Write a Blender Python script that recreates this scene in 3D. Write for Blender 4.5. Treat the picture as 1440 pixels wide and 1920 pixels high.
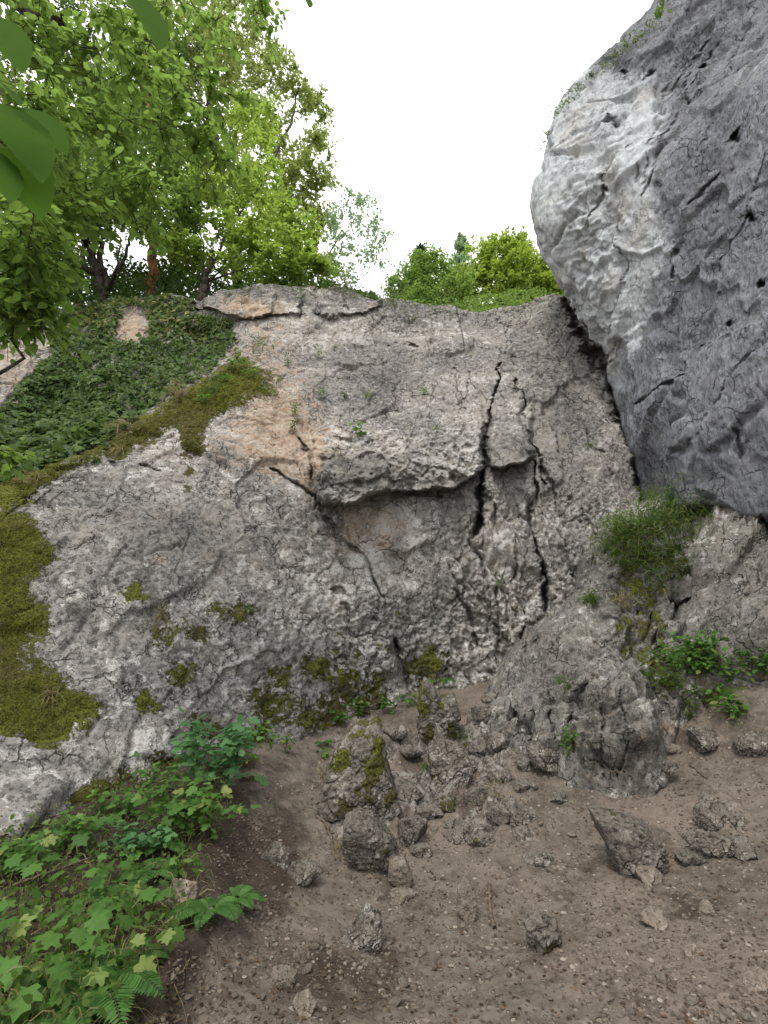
import bpy, math, random
import numpy as np
from mathutils import Vector, Matrix, Euler

for _o in list(bpy.data.objects): bpy.data.objects.remove(_o)
C = bpy.context.scene
COL = C.collection
# ------------------------------------------------------------------ camera, sky, sun, exposure
CAMZ = 1.6; PITCH = math.radians(18.0); FPX = 960.0          # photograph 1440 x 1920
cam_d = bpy.data.cameras.new('camera'); cam = bpy.data.objects.new('camera', cam_d); COL.objects.link(cam)
cam.location = (0, 0, CAMZ); cam.rotation_euler = (math.pi/2 + PITCH, 0, 0)
cam_d.sensor_fit = 'VERTICAL'; cam_d.sensor_height = 24; cam_d.lens = 12.0
cam_d.clip_start = 0.03; cam_d.clip_end = 600
C.camera = cam
SUN_EL = math.radians(52); SUN_ROT = math.radians(200)
w = bpy.data.worlds.new('World'); C.world = w; w.use_nodes = True
nt = w.node_tree; nt.nodes.clear()
sky = nt.nodes.new('ShaderNodeTexSky'); sky.sky_type = 'NISHITA'; sky.sun_disc = False
sky.sun_elevation = SUN_EL; sky.sun_rotation = SUN_ROT; sky.air_density = 1.5; sky.dust_density = 4
mx = nt.nodes.new('ShaderNodeMix'); mx.data_type = 'RGBA'; mx.inputs[0].default_value = 0.82
mx.inputs[7].default_value = (14.6, 14.6, 14.8, 1)             # bright even cloud cover
bg = nt.nodes.new('ShaderNodeBackground'); bg.inputs[1].default_value = 0.115
wo = nt.nodes.new('ShaderNodeOutputWorld')
nt.links.new(sky.outputs[0], mx.inputs[6]); nt.links.new(mx.outputs[2], bg.inputs[0]); nt.links.new(bg.outputs[0], wo.inputs[0])
sl = bpy.data.lights.new('sun', 'SUN'); sl.energy = 1.5; sl.angle = math.radians(10); sl.color = (1, .96, .9)
so = bpy.data.objects.new('sun', sl); COL.objects.link(so)
# sun stands behind and to the left of the camera, high, veiled by cloud
_sd = Vector((math.sin(SUN_ROT)*math.cos(SUN_EL), math.cos(SUN_ROT)*math.cos(SUN_EL), math.sin(SUN_EL)))
so.rotation_euler = _sd.to_track_quat('Z', 'Y').to_euler()
C.view_settings.view_transform = 'Standard'; C.view_settings.look = 'None'
C.view_settings.exposure = 0.38; C.view_settings.gamma = 1
C.render.resolution_x = 768; C.render.resolution_y = 1024

# ------------------------------------------------------------------ helpers
RNG = np.random.default_rng(7)
cp, sp_ = math.cos(PITCH), math.sin(PITCH)
def rays(px, py):
    a = (np.asarray(px, float)-720)/FPX; b = -(np.asarray(py, float)-960)/FPX
    return np.stack([a, cp - sp_*b, sp_ + cp*b], -1)
def P(px, py, Y):
    d = rays(px, py); d = d/d[..., 1:2]
    return np.array([0, 0, CAMZ]) + d*np.asarray(Y, float)[..., None]
def proj(p):
    q = p - np.array([0, 0, CAMZ])
    f = q[..., 1]*cp + q[..., 2]*sp_; u = -q[..., 1]*sp_ + q[..., 2]*cp
    f = np.where(np.abs(f) < .2, .2, f)
    px = 720 + FPX*q[..., 0]/f; py = 960 - FPX*u/f
    bad = f < .3
    return np.where(bad, 1e4, px), np.where(bad, 1e4, py), f

_prm = np.random.default_rng(3).permutation(4096)
_g = np.random.default_rng(4).normal(size=(4096, 3)); _g /= np.linalg.norm(_g, axis=1)[:, None]
_j = np.random.default_rng(5).random((4096, 3))
def _h(i, j, k): return _prm[(_prm[(_prm[i & 4095] + j) & 4095] + k) & 4095]
_g = _g.astype(np.float32); _j = _j.astype(np.float32); _prm = _prm.astype(np.int32)
def perlin(p):
    fl = np.floor(p); i = fl.astype(np.int32); f = (p - fl).astype(np.float32); u = f*f*f*(f*(f*6-15)+10); r = 0
    x, y, z = f.T; X_ = [i[:, 0] & 4095, (i[:, 0]+1) & 4095]; px_ = [_prm[q] for q in X_]
    for a in (0, 1):
        wa = u[:, 0] if a else 1-u[:, 0]
        for b in (0, 1):
            hb = _prm[(px_[a]+i[:, 1]+b) & 4095]; wb = wa*(u[:, 1] if b else 1-u[:, 1])
            for c in (0, 1):
                g = _g[_prm[(hb+i[:, 2]+c) & 4095]]
                r = r + (g[:, 0]*(x-a) + g[:, 1]*(y-b) + g[:, 2]*(z-c))*(wb*(u[:, 2] if c else 1-u[:, 2]))
    return r*1.5
def fbm(p, o=4, g=.5, ridge=False):
    r = 0; a = 1; s = 0
    for k in range(o):
        n = perlin(p*(2.03**k) + 17.3*k)
        if ridge: n = 1 - 2*np.abs(n)
        r = r + a*n; s += a; a *= g
    return r/s
def worley(p):
    fl = np.floor(p); i = fl.astype(np.int32); f = (p-fl).astype(np.float32); f1 = np.full(len(p), 81., np.float32); f2 = f1.copy(); idn = np.zeros(len(p), np.float32)
    for a in (-1, 0, 1):
        ha = _prm[(i[:, 0]+a) & 4095]
        for b in (-1, 0, 1):
            hb = _prm[(ha+i[:, 1]+b) & 4095]
            for c in (-1, 0, 1):
                h = _prm[(hb+i[:, 2]+c) & 4095]; o = _j[h]
                d = (o[:, 0]+a-f[:, 0])**2 + (o[:, 1]+b-f[:, 1])**2 + (o[:, 2]+c-f[:, 2])**2
                cl = d < f1; f2 = np.where(cl, f1, np.minimum(f2, d)); idn = np.where(cl, h, idn); f1 = np.where(cl, d, f1)
    return np.sqrt(f1), np.sqrt(f2), idn/4096.
def sst(a, b, x):
    t = np.clip((x-a)/(b-a), 0, 1); return t*t*(3-2*t)
def tps(pts, val):
    pts = np.asarray(pts, float); n = len(pts)
    def phi(r2): return .5*r2*np.log(r2+1e-9)
    K = phi(((pts[:, None]-pts[None])**2).sum(-1)) + np.eye(n)*1e-2
    A = np.zeros((n+3, n+3)); A[:n, :n] = K; A[:n, n] = 1; A[:n, n+1:] = pts; A[n, :n] = 1; A[n+1:, :n] = pts.T
    s = np.linalg.solve(A, np.r_[val, 0, 0, 0])
    def f(a, b):
        a = np.asarray(a, float); b = np.asarray(b, float)
        r = s[n] + s[n+1]*a + s[n+2]*b
        for i in range(n): r = r + s[i]*phi((a-pts[i, 0])**2 + (b-pts[i, 1])**2)
        return r
    return f
def dseg(x, y, pl):
    """distance to a polyline and the running length fraction of the foot point"""
    best = np.full(x.shape, 1e9); tt = np.zeros(x.shape); n = len(pl)-1
    for k in range(n):
        ax, ay = pl[k][:2]; bx, by = pl[k+1][:2]; dx, dy = bx-ax, by-ay; L = dx*dx+dy*dy+1e-9
        t = np.clip(((x-ax)*dx+(y-ay)*dy)/L, 0, 1); d = np.hypot(x-ax-t*dx, y-ay-t*dy)
        m = d < best; best = np.where(m, d, best); tt = np.where(m, (k+t)/n, tt)
    return best, tt
def sdpoly(x, y, poly):
    d, _ = dseg(x, y, list(poly)+[poly[0]]); ins = np.zeros(x.shape, bool); n = len(poly)
    for k in range(n):
        ax, ay = poly[k]; bx, by = poly[(k+1) % n]
        c = ((ay > y) != (by > y)) & (x < (bx-ax)*(y-ay)/((by-ay) if by != ay else 1e-9)+ax)
        ins ^= c
    return np.where(ins, d, -d)

def mesh(name, V, F, mat=None, attrs=None, smooth=True, parent=None, base=None, mats=None, midx=None):
    """link one mesh object; V world coordinates, F (n,3) or (n,4) array or a list of such arrays"""
    V = np.asarray(V, np.float32)
    if base is not None: V = V - np.asarray(base, np.float32)
    if not isinstance(F, (list, tuple)): F = [F]
    F = [np.asarray(f, np.int32) for f in F if len(f)]
    me = bpy.data.meshes.new(name)
    me.vertices.add(len(V)); me.vertices.foreach_set('co', V.ravel())
    lt = np.concatenate([np.full(len(f), f.shape[1], np.int32) for f in F]); li = np.concatenate([f.ravel() for f in F])
    me.loops.add(len(li)); me.loops.foreach_set('vertex_index', li)
    me.polygons.add(len(lt)); me.polygons.foreach_set('loop_start', np.r_[0, np.cumsum(lt)[:-1]].astype(np.int32))
    me.polygons.foreach_set('loop_total', lt)
    me.polygons.foreach_set('use_smooth', np.full(len(lt), smooth))
    for k, a in (attrs or {}).items():
        at = me.attributes.new(k, 'FLOAT', 'POINT'); at.data.foreach_set('value', np.asarray(a, np.float32))
    for m in (mats or ([mat] if mat else [])): me.materials.append(m)
    if midx is not None: me.polygons.foreach_set('material_index', np.asarray(midx, np.int32))
    me.update(calc_edges=True)
    o = bpy.data.objects.new(name, me); COL.objects.link(o)
    if parent is not None:
        o.parent = parent
    elif base is not None: o.location = base
    return o
def tag(o, label, cat, group=None):
    o['label'] = label; o['category'] = cat
    if group: o['group'] = group
    return o
def thing(name, label, cat, loc, group=None, rotz=0):
    o = bpy.data.objects.new(name, None); COL.objects.link(o); o.location = tuple(float(v) for v in loc)
    o.rotation_euler = (0, 0, rotz); o.empty_display_size = .1
    return tag(o, label, cat, group)
def struct(o, label=None, kind='structure'):
    o['kind'] = kind
    if label: o['label'] = label
    return o
def gridfaces(nr, nc):
    i = np.arange((nr-1)*(nc-1)); r = i//(nc-1); c = i % (nc-1); a = r*nc+c
    return np.stack([a, a+1, a+nc+1, a+nc], 1)
def dup(root, loc, rotz, scale, label, group=None):
    r = root.copy(); COL.objects.link(r); r.location = tuple(float(v) for v in loc); r.rotation_euler = (0, 0, rotz); r.scale = (scale,)*3
    r['label'] = label
    if group: r['group'] = group
    for ch in list(root.children):
        c = ch.copy(); COL.objects.link(c); c.parent = r
    return r

# ------------------------------------------------------------------ materials
def newmat(name):
    m = bpy.data.materials.new(name); m.use_nodes = True; t = m.node_tree; t.nodes.clear()
    out = t.nodes.new('ShaderNodeOutputMaterial'); return m, t, out
class NB:
    def __init__(s, t):
        s.t = t; tc = t.nodes.new('ShaderNodeTexCoord'); s.co = tc.outputs['Object']
    def link(s, a, b): s.t.links.new(a, b)
    def put(s, sock, v):
        if hasattr(v, 'is_output') or isinstance(v, bpy.types.NodeSocket): s.link(v, sock)
        else: sock.default_value = v
    def noise(s, scale, detail=6, rough=.6, co=None, dist=0, out=0):
        n = s.t.nodes.new('ShaderNodeTexNoise'); n.inputs['Scale'].default_value = scale; n.inputs['Detail'].default_value = detail
        n.inputs['Roughness'].default_value = rough; n.inputs['Distortion'].default_value = dist
        s.link(co or s.co, n.inputs['Vector']); return n.outputs[out]
    def voro(s, scale, feat='F1', co=None, out='Distance', rnd=1):
        n = s.t.nodes.new('ShaderNodeTexVoronoi'); n.feature = feat; n.inputs['Scale'].default_value = scale
        n.inputs['Randomness'].default_value = rnd
        s.link(co or s.co, n.inputs['Vector']); return n.outputs[out]
    def mapc(s, sc, rot=(0, 0, 0), co=None):
        n = s.t.nodes.new('ShaderNodeMapping'); n.inputs['Scale'].default_value = sc; n.inputs['Rotation'].default_value = rot
        s.link(co or s.co, n.inputs['Vector']); return n.outputs[0]
    def math(s, op, a, b=0., c=None, clamp=False):
        n = s.t.nodes.new('ShaderNodeMath'); n.operation = op; n.use_clamp = clamp
        s.put(n.inputs[0], a); s.put(n.inputs[1], b)
        if c is not None: s.put(n.inputs[2], c)
        return n.outputs[0]
    def step(s, v, a, b):
        n = s.t.nodes.new('ShaderNodeMapRange'); n.interpolation_type = 'SMOOTHSTEP'; s.put(n.inputs[0], v)
        n.inputs[1].default_value = a; n.inputs[2].default_value = b; return n.outputs[0]
    def mix(s, f, a, b, bt='MIX'):
        n = s.t.nodes.new('ShaderNodeMix'); n.data_type = 'RGBA'; n.blend_type = bt; s.put(n.inputs[0], f)
        for sock, v in ((n.inputs[6], a), (n.inputs[7], b)):
            if isinstance(v, bpy.types.NodeSocket): s.link(v, sock)
            else: sock.default_value = (*v, 1)
        return n.outputs[2]
    def ramp(s, v, stops):
        n = s.t.nodes.new('ShaderNodeValToRGB'); e = n.color_ramp.elements
        while len(e) < len(stops): e.new(.5)
        for k, (p, c) in enumerate(stops): e[k].position = p; e[k].color = (*c, 1)
        s.link(v, n.inputs[0]); return n.outputs[0]
    def attr(s, name):
        n = s.t.nodes.new('ShaderNodeAttribute'); n.attribute_name = name; return n.outputs['Fac']
    def bump(s, h, dist, strength=1, nrm=None):
        n = s.t.nodes.new('ShaderNodeBump'); n.inputs['Distance'].default_value = dist; n.inputs['Strength'].default_value = strength
        s.link(h, n.inputs['Height'])
        if nrm: s.link(nrm, n.inputs['Normal'])
        return n.outputs[0]
    def bsdf(s, col, rough=.9, nrm=None, spec=.2):
        n = s.t.nodes.new('ShaderNodeBsdfPrincipled'); s.put(n.inputs['Base Color'], col if isinstance(col, bpy.types.NodeSocket) else (*col, 1))
        s.put(n.inputs['Roughness'], rough); n.inputs['Specular IOR Level'].default_value = spec
        if nrm: s.link(nrm, n.inputs['Normal'])
        return n.outputs[0]

def rock_mat(name, dark, mid, pale, warm, lichen=1., streak=None, msc=9., patch=.5, bumpd=.02):
    """weathered limestone: dark film, grey body, pale crustose lichen in sharp-edged patches, ochre and moss by attribute"""
    m, t, out = newmat(name); b = NB(t)
    co = b.co
    if streak: co = b.mapc(streak[0], streak[1])
    big = b.noise(.9, 4, .62); med = b.noise(msc, 7, .76, co=co, dist=.4); fine = b.noise(msc*5, 5, .75, co=co)
    vn = b.noise(msc*.62, 7, .82, co=co, dist=.5); dn = b.noise(msc*1.5, 6, .8, co=co)
    sh = b.math('MULTIPLY', b.math('SUBTRACT', big, .5), .4)
    col = b.mix(b.step(med, .36, .62), tuple(c*.72 for c in mid), mid)
    col = b.mix(b.math('MULTIPLY', b.step(big, .42, .66), .5), col, warm)
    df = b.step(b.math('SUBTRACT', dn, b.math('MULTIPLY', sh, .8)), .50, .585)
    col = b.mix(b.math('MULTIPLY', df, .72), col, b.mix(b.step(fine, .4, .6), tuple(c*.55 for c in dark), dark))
    pl = b.step(b.math('ADD', b.math('ADD', vn, sh), b.math('MULTIPLY', b.attr('pale'), .055)), .575-patch*.1, .60-patch*.1)
    pc = b.mix(b.step(fine, .35, .62), tuple(c*.6 for c in pale), pale)
    col = b.mix(b.math('MULTIPLY', pl, lichen), col, pc)
    wc = t.nodes.new('ShaderNodeMixRGB'); wc.blend_type = 'ADD'; wc.inputs[0].default_value = .22; b.link(b.co, wc.inputs[1]); b.link(b.noise(3.5, 4, .6, out=1), wc.inputs[2])
    c1 = b.math('SUBTRACT', 1., b.step(b.voro(2.6, 'DISTANCE_TO_EDGE', co=wc.outputs[0]), .0, .022)); c2 = b.math('SUBTRACT', 1., b.step(b.voro(8.5, 'DISTANCE_TO_EDGE', co=wc.outputs[0]), .0, .05))
    ln = b.math('MAXIMUM', b.math('MULTIPLY', c1, b.step(b.noise(1.9, 3, .5), .50, .58)), b.math('MULTIPLY', c2, b.step(b.noise(3.1, 3, .5), .57, .63)))
    col = b.mix(b.math('MULTIPLY', ln, .62), col, tuple(c*.3 for c in dark))
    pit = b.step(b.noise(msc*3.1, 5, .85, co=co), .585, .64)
    col = b.mix(b.math('MULTIPLY', pit, .62), col, tuple(c*.35 for c in dark))  # pits darkened in colour too, standing in for crevice shade
    wsp = b.step(b.noise(msc*4.1, 4, .8, co=b.mapc((1.3, 1, .9), (1, 2, 3), co)), .62, .66)
    col = b.mix(b.math('MULTIPLY', wsp, .7), col, pale)
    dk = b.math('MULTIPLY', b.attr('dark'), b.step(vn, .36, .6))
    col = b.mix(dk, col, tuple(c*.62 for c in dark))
    edge = b.math('SUBTRACT', b.noise(6.5, 7, .78), .5)
    oc = b.math('MULTIPLY', b.step(b.math('ADD', b.attr('ochre'), b.math('MULTIPLY', edge, 2.2)), .30, .80), b.step(fine, .30, .55))
    och = b.mix(b.step(med, .38, .62), (.35, .22, .125), (.47, .385, .30))
    col = b.mix(b.math('MULTIPLY', oc, .8), col, och)
    mo = b.step(b.math('ADD', b.attr('moss'), b.math('ADD', b.math('MULTIPLY', edge, 1.9), b.math('SUBTRACT', dn, .5))), .47, .60)
    mc = b.mix(b.step(fine, .34, .64), (.034, .034, .008), (.21, .225, .04))
    mc = b.mix(b.step(big, .44, .58), mc, b.mix(fine, (.07, .06, .025), (.15, .13, .05)))
    col = b.mix(mo, col, mc)
    hgt = b.math('ADD', b.math('MULTIPLY', med, .5), b.math('MULTIPLY', vn, .35))
    hgt = b.math('ADD', hgt, b.math('MULTIPLY', fine, .22)); hgt = b.math('SUBTRACT', hgt, b.math('MULTIPLY', pit, .35))
    hgt = b.math('ADD', hgt, b.math('MULTIPLY', b.math('MULTIPLY', mo, fine), 1.2))
    hgt = b.math('SUBTRACT', hgt, b.math('MULTIPLY', ln, .9))
    nrm = b.bump(hgt, bumpd, .9)
    b.link(b.bsdf(col, .95, nrm, .12), out.inputs[0]); return m

def leaf_mat(name, c1, c2, trans=.5, c3=None, rough=.55):
    m, t, out = newmat(name); b = NB(t)
    r = b.attr('rnd'); col = b.mix(r, c1, c2)
    if c3: col = b.mix(b.step(r, .86, .97), col, c3)
    n = b.noise(30, 3, .5); col = b.mix(b.math('MULTIPLY', n, .5), col, tuple(x*.6 for x in c1))
    p = b.bsdf(col, rough, None, .25)
    tr = t.nodes.new('ShaderNodeBsdfTranslucent')
    tc = b.mix(.35, col, tuple(min(1, x*2.7) for x in c2)); b.link(tc, tr.inputs[0])
    ms = t.nodes.new('ShaderNodeMixShader'); ms.inputs[0].default_value = trans
    b.link(p, ms.inputs[1]); b.link(tr.outputs[0], ms.inputs[2]); b.link(ms.outputs[0], out.inputs[0]); return m
def bark_mat(name, c1, c2, sc=20):
    m, t, out = newmat(name); b = NB(t)
    n = b.noise(sc, 7, .7, co=b.mapc((1, 1, .25))); col = b.mix(b.step(n, .35, .65), c1, c2)
    b.link(b.bsdf(col, .9, b.bump(n, .01), .15), out.inputs[0]); return m

M = {}
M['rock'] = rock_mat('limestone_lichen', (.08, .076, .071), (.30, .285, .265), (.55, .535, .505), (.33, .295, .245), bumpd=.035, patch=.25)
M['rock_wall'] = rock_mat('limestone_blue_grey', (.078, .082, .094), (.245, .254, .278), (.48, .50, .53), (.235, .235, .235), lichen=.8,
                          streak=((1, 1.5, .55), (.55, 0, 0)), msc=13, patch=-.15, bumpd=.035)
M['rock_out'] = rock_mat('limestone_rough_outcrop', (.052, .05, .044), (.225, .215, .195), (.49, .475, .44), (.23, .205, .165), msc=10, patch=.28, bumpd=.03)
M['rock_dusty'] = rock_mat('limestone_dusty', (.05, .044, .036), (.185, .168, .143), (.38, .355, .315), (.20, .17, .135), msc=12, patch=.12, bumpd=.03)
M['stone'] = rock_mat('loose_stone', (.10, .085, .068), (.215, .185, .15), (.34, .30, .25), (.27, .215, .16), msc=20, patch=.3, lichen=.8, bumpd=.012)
M['bark'] = bark_mat('bark_dark', (.02, .017, .014), (.085, .07, .055))
M['bark_pine'] = bark_mat('bark_orange', (.06, .035, .02), (.28, .12, .05))
M['wood'] = bark_mat('weathered_wood', (.07, .05, .035), (.2, .155, .11), 60)
M['twig'] = bark_mat('green_stem', (.09, .1, .03), (.16, .12, .06), 40)
# ------------------------------------------------------------------ main cliff
def warp(px, py, pos, a=7, s=2.2):
    n1 = fbm(pos*s, 4, .6); n2 = fbm(pos*s+31.7, 4, .6)
    return px + n1*a*2, py + n2*a*2
CP = [  # (px, py, Y)
 (-250,1750,2.7),(0,1640,3.5),(0,1500,3.65),(0,1350,4.0),(0,1200,4.4),(0,1050,4.8),(0,960,5.1),(160,1560,4.0),(150,1300,4.5),(150,1100,5.0),
 (150,940,5.6),(320,1450,4.8),(300,1250,5.1),(300,1050,5.6),(300,880,6.2),(450,1400,5.6),(470,1200,5.9),(450,1000,6.3),(450,850,6.8),
 (600,1370,6.5),(600,1200,6.7),(600,1050,6.95),(560,880,7.1),(560,760,7.6),(700,1330,7.3),(700,1150,7.25),(700,980,7.3),(720,935,7.35),
 (780,1300,7.7),(850,1150,7.7),(850,980,7.5),(900,1280,7.75),(980,1150,7.6),(980,950,7.6),(1080,1050,7.5),(1150,950,7.6),(1200,900,7.9),(1250,1100,7.6),(1400,1150,7.4),(1400,950,7.6),
 (700,780,8.0),(850,780,8.05),(980,780,8.0),(1100,780,8.0),(1150,700,8.5),(650,650,8.7),(850,650,8.8),(1000,650,8.7),(640,560,9.1),(850,590,9.4),(1000,575,9.3),(1060,570,9.0),
 (500,640,8.5),(500,560,8.9),(400,720,7.7),(250,800,6.9),(100,880,6.0),(0,920,5.6),
 (350,660,8.5),(200,700,8.0),(50,800,7.2),(0,700,7.6),(120,620,8.5),(300,600,8.9),(0,600,8.3),(-200,650,7.6),(-200,900,5.2),(-400,1200,3.6),(-400,700,7)]
CPa = np.array(CP, float); W3 = P(CPa[:, 0], CPa[:, 1], CPa[:, 2])
cliffY = tps(W3[:, [0, 2]], W3[:, 1])
RIM = [(-700,560,8.6),(-300,570,8.6),(0,590,8.6),(100,583,8.8),(200,560,9.0),(300,555,9.1),(370,560,9.1),(420,548,9.1),(470,540,9.1),(540,533,9.1),(575,540,9.15),(600,546,9.15),(640,531,9.15),(680,548,9.2),(705,564,9.3),(730,560,9.35),
       (770,565,9.4),(810,578,9.4),(850,572,9.4),(900,577,9.4),(950,562,9.35),(1000,556,9.3),(1045,548,9.2),(1070,560,9.1),(1150,560,9.1),(1300,560,9.1)]
RW = P(*[np.array(v, float) for v in zip(*RIM)])
def rimz(x): return np.interp(x, RW[:, 0], RW[:, 2])
NU, NV, NP = 900, 600, 70
xs = np.linspace(-8.5, 6.8, NU)
tv = np.linspace(0, 1, NV)**1.12
zr = rimz(xs) + .06*fbm(np.stack([xs*2.5, xs*0+3.3, xs*0], 1), 4) + .10*(worley(np.stack([xs*1.4, xs*0+.5, xs*0+.5], 1))[2]-.5)
Z = -.4 + tv[:, None]*(zr[None]+.4); X = np.broadcast_to(xs, Z.shape)
Yb = cliffY(X.ravel(), Z.ravel()).reshape(Z.shape)
base = np.stack([X, Yb, Z], -1).reshape(-1, 3)
px, py, dep = proj(base)
wx, wy = warp(px, py, base)
n = np.zeros_like(base); gx = np.gradient(Yb, axis=1)/np.gradient(X, axis=1); gz = np.gradient(Yb, axis=0)/np.gradient(Z, axis=0)
nn = np.stack([gx, -np.ones_like(gx), gz], -1).reshape(-1, 3); nn /= np.linalg.norm(nn, axis=1)[:, None]
rd = base - np.array([0, 0, CAMZ]); rd /= np.linalg.norm(rd, axis=1)[:, None]

# noise relief along the surface normal; roughness differs over the face
low = sst(1020, 1200, py); upper = 1-sst(620, 860, py); rightc = sst(820, 900, px)*sst(860, 1000, py)
rough = np.clip(.5 + 1.1*low*sst(100, 500, px) + .8*rightc - .1*upper, .3, 2.2)
D = .12*fbm(base*.8, 3) + .05*fbm(base*2.3+5, 4)*rough
f1, f2, cid = worley(base*np.array([.95, .95, .75])+2+.35*np.stack([fbm(base*1.1, 4), fbm(base*1.1+9, 4), fbm(base*1.1+19, 4)], 1)); D += .13*(cid-.5)*sst(0, .05, f2-f1)
f1, f2, cid = worley(base*np.array([1.9, 1.9, 1.3])+22+.4*np.stack([fbm(base*1.6, 4), fbm(base*1.6+9, 4), fbm(base*1.6+19, 4)], 1)); D += .045*(cid-.5)*sst(0, .05, f2-f1) - .05*np.exp(-((f2-f1)/.022)**2)*sst(.0, .2, fbm(base*.9+30, 3))
pv = base*np.array([3.2, 3.2, 2.2]) + .35*np.stack([fbm(base*2, 2), fbm(base*2+9, 2), fbm(base*2+19, 2)], 1)
f1, f2, cid = worley(pv)
D += rough*(.05*(cid-.5)*sst(0, .25, f2-f1) - .05*np.exp(-((f2-f1)/.05)**2)*sst(.05, .35, fbm(base*1.5+90, 3)))
f1, f2, cid = worley(base*9 + .5*np.stack([fbm(base*5, 2), fbm(base*5+9, 2), fbm(base*5+19, 2)], 1))
D += rough*(.026*(cid-.5)*sst(0, .3, f2-f1) - .02*np.exp(-((f2-f1)/.08)**2)*sst(.0, .3, fbm(base*3+95, 3)))
D += rough*.034*fbm(base*10, 4, .7, True) + rough*.014*fbm(base*34, 2, .6)
# bedding creases running across the upper slab
bed = base[:, 2]*3.1 + base[:, 0]*.5 + fbm(base*1.1, 4, .6)*1.3
D -= .030*upper*np.exp(-((bed-np.round(bed))/.06)**2)*sst(-.1, .25, fbm(base*1.7+40, 3))
# near-vertical flutes on the lower right
fl = wx*.028 + (wy-1000)*.006 + fbm(base*1.2+70, 3)*1.2
flm = sst(800, 870, px)*(1-sst(1060, 1120, px))*sst(860, 980, py)
q_ = base*np.array([4.6, 4.6, 1.25])+.5*np.stack([fbm(base*1.8, 3), fbm(base*1.8+9, 3), fbm(base*1.8+19, 3)], 1); q_[:, 0] += base[:, 2]*1.1
f1, f2, cid = worley(q_); D += flm*(.17*(cid-.5)*sst(0, .2, f2-f1) - .10*np.exp(-((f2-f1)/.07)**2)*sst(-.2, .2, fbm(base*1.5+91, 3)))
fl2 = wx*.05 + (wy-1000)*.012 + fbm(base*2.2+20, 3)*1.5
D += flm*.02*(1-2*np.abs(fl2-np.floor(fl2)-.5))
disp = D[:, None]*nn

# located features, in metres towards the viewer
jg = (4*fbm(base*9+3, 3, .7), 4*fbm(base*9+53, 3, .7), np.clip(.95+1.5*fbm(base*4.5+23, 3, .6), .25, 2.2))
E = np.zeros(len(base))
def crack(pl, wd, depth, x=None, y=None, taper=True):
    global E
    x = wx+jg[0] if x is None else x; y = wy+jg[1] if y is None else y
    d, t = dseg(wx if x is None else x, wy if y is None else y, pl)
    wv = wd*(np.sin(np.clip(t, 0, 1)*math.pi)**.5*.8+.2)*jg[2] if taper else wd
    E -= depth*np.exp(-(d/wv)**2*1.2)*(.5+.5*sst(-.5, .3, fbm(base*3+pl[0][0], 3)) if taper else 1)
# undercut nose block
edge = np.interp(wx, [560, 575, 600, 640, 680, 720, 780, 850, 880, 905, 915], [840, 870, 938, 948, 938, 922, 918, 915, 890, 878, 850])
topf = sst(700, 860, wy)
inx = sst(573, 581, wx)*(1-sst(901, 907, wx)); above = 1-sst(-2, 3, wy-edge)
leftrise = np.interp(wx, [575, 640, 760, 905], [835, 800, 760, 740])
E += np.interp(wx, [575,600,690,760,905],[.6,.78,.66,.46,.46])*inx*above*sst(-10, 110, wy-leftrise)*(.7+.3*sst(120, 30, edge-wy))
f1, f2, cid = worley(base*3.6+21); E += inx*above*sst(740, 860, wy)*(.26*(cid-.5)*sst(0, .35, f2-f1)+.13*fbm(base*6+44, 4, .6, True))
lump = fbm(base*2.6+11, 4, .6); E += inx*above*sst(780, 880, wy)*.16*lump
# shadowed hollow just under it
E -= .07*inx*(1-above)*np.exp(-np.clip(wy-edge, 0, 999)/12.)
# smaller hanging block beside it
e2 = np.interp(wx, [905, 915, 940, 975, 1000, 1006], [820, 872, 884, 876, 862, 830])
in2 = sst(911, 919, wx)*(1-sst(990, 1002, wx)); E += .55*in2*(1-sst(-3, 3, wy-e2))*sst(740, 850, wy)*np.sqrt(np.clip(1-((wx-958)/52)**2, 0, 1))
E -= .15*in2*sst(-3, 3, wy-e2)*np.exp(-np.clip(wy-e2, 0, 999)/12.)
# rim blocks
e3 = np.interp(wx, [585, 600, 640, 688, 714], [585, 590, 594, 592, 570])
E += (.17+.10*fbm(base*2.5+81, 3))*sst(586, 594, wx)*(1-sst(706, 716, wx))*(1-sst(-2, 2, wy-e3))
e4 = np.interp(wx, [360, 430, 500, 520], [572, 597, 592, 575])
E += (.26+.14*fbm(base*2.2+71, 3))*sst(358, 366, wx)*(1-sst(508, 520, wx))*(1-sst(-2, 2, wy-e4))*sst(540, 560, wy+20)
E += .16*sst(500, 520, wx)*(1-sst(560, 572, wx))*(1-sst(586, 592, wy))
# left slab stands proud of the ivy bank: a sharp crest
crest = [(-250, 960), (0, 918), (90, 880), (200, 835), (300, 765), (400, 700), (470, 640), (510, 600)]
sdc, _ = dseg(wx, wy, crest); cy = np.interp(px, [c[0] for c in crest], [c[1] for c in crest])
bel = sst(-6, 10, wy-cy)*(1-sst(470, 530, px))
E += .22*bel*np.exp(-sdc/90.) - .25*(1-bel)*(1-sst(440, 500, px))*sst(0, 40, cy-wy)
# flake steps on the left slab and the lower flake left of the fissure
d6, t6 = dseg(wx, wy, [(505, 872), (545, 905), (590, 925), (605, 960), (625, 990), (650, 1020), (680, 1040), (692, 1065), (705, 1095), (715, 1130)])
side = np.interp(wy, [872, 905, 925, 960, 990, 1020, 1040, 1065, 1095, 1130], [505, 545, 590, 605, 625, 650, 680, 692, 705, 715])
E += .10*(1-sst(-4, 4, wx-side))*sst(900, 960, wy)*(1-sst(1100, 1200, wy))*np.exp(-np.abs(wx-side)/120.)
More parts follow.
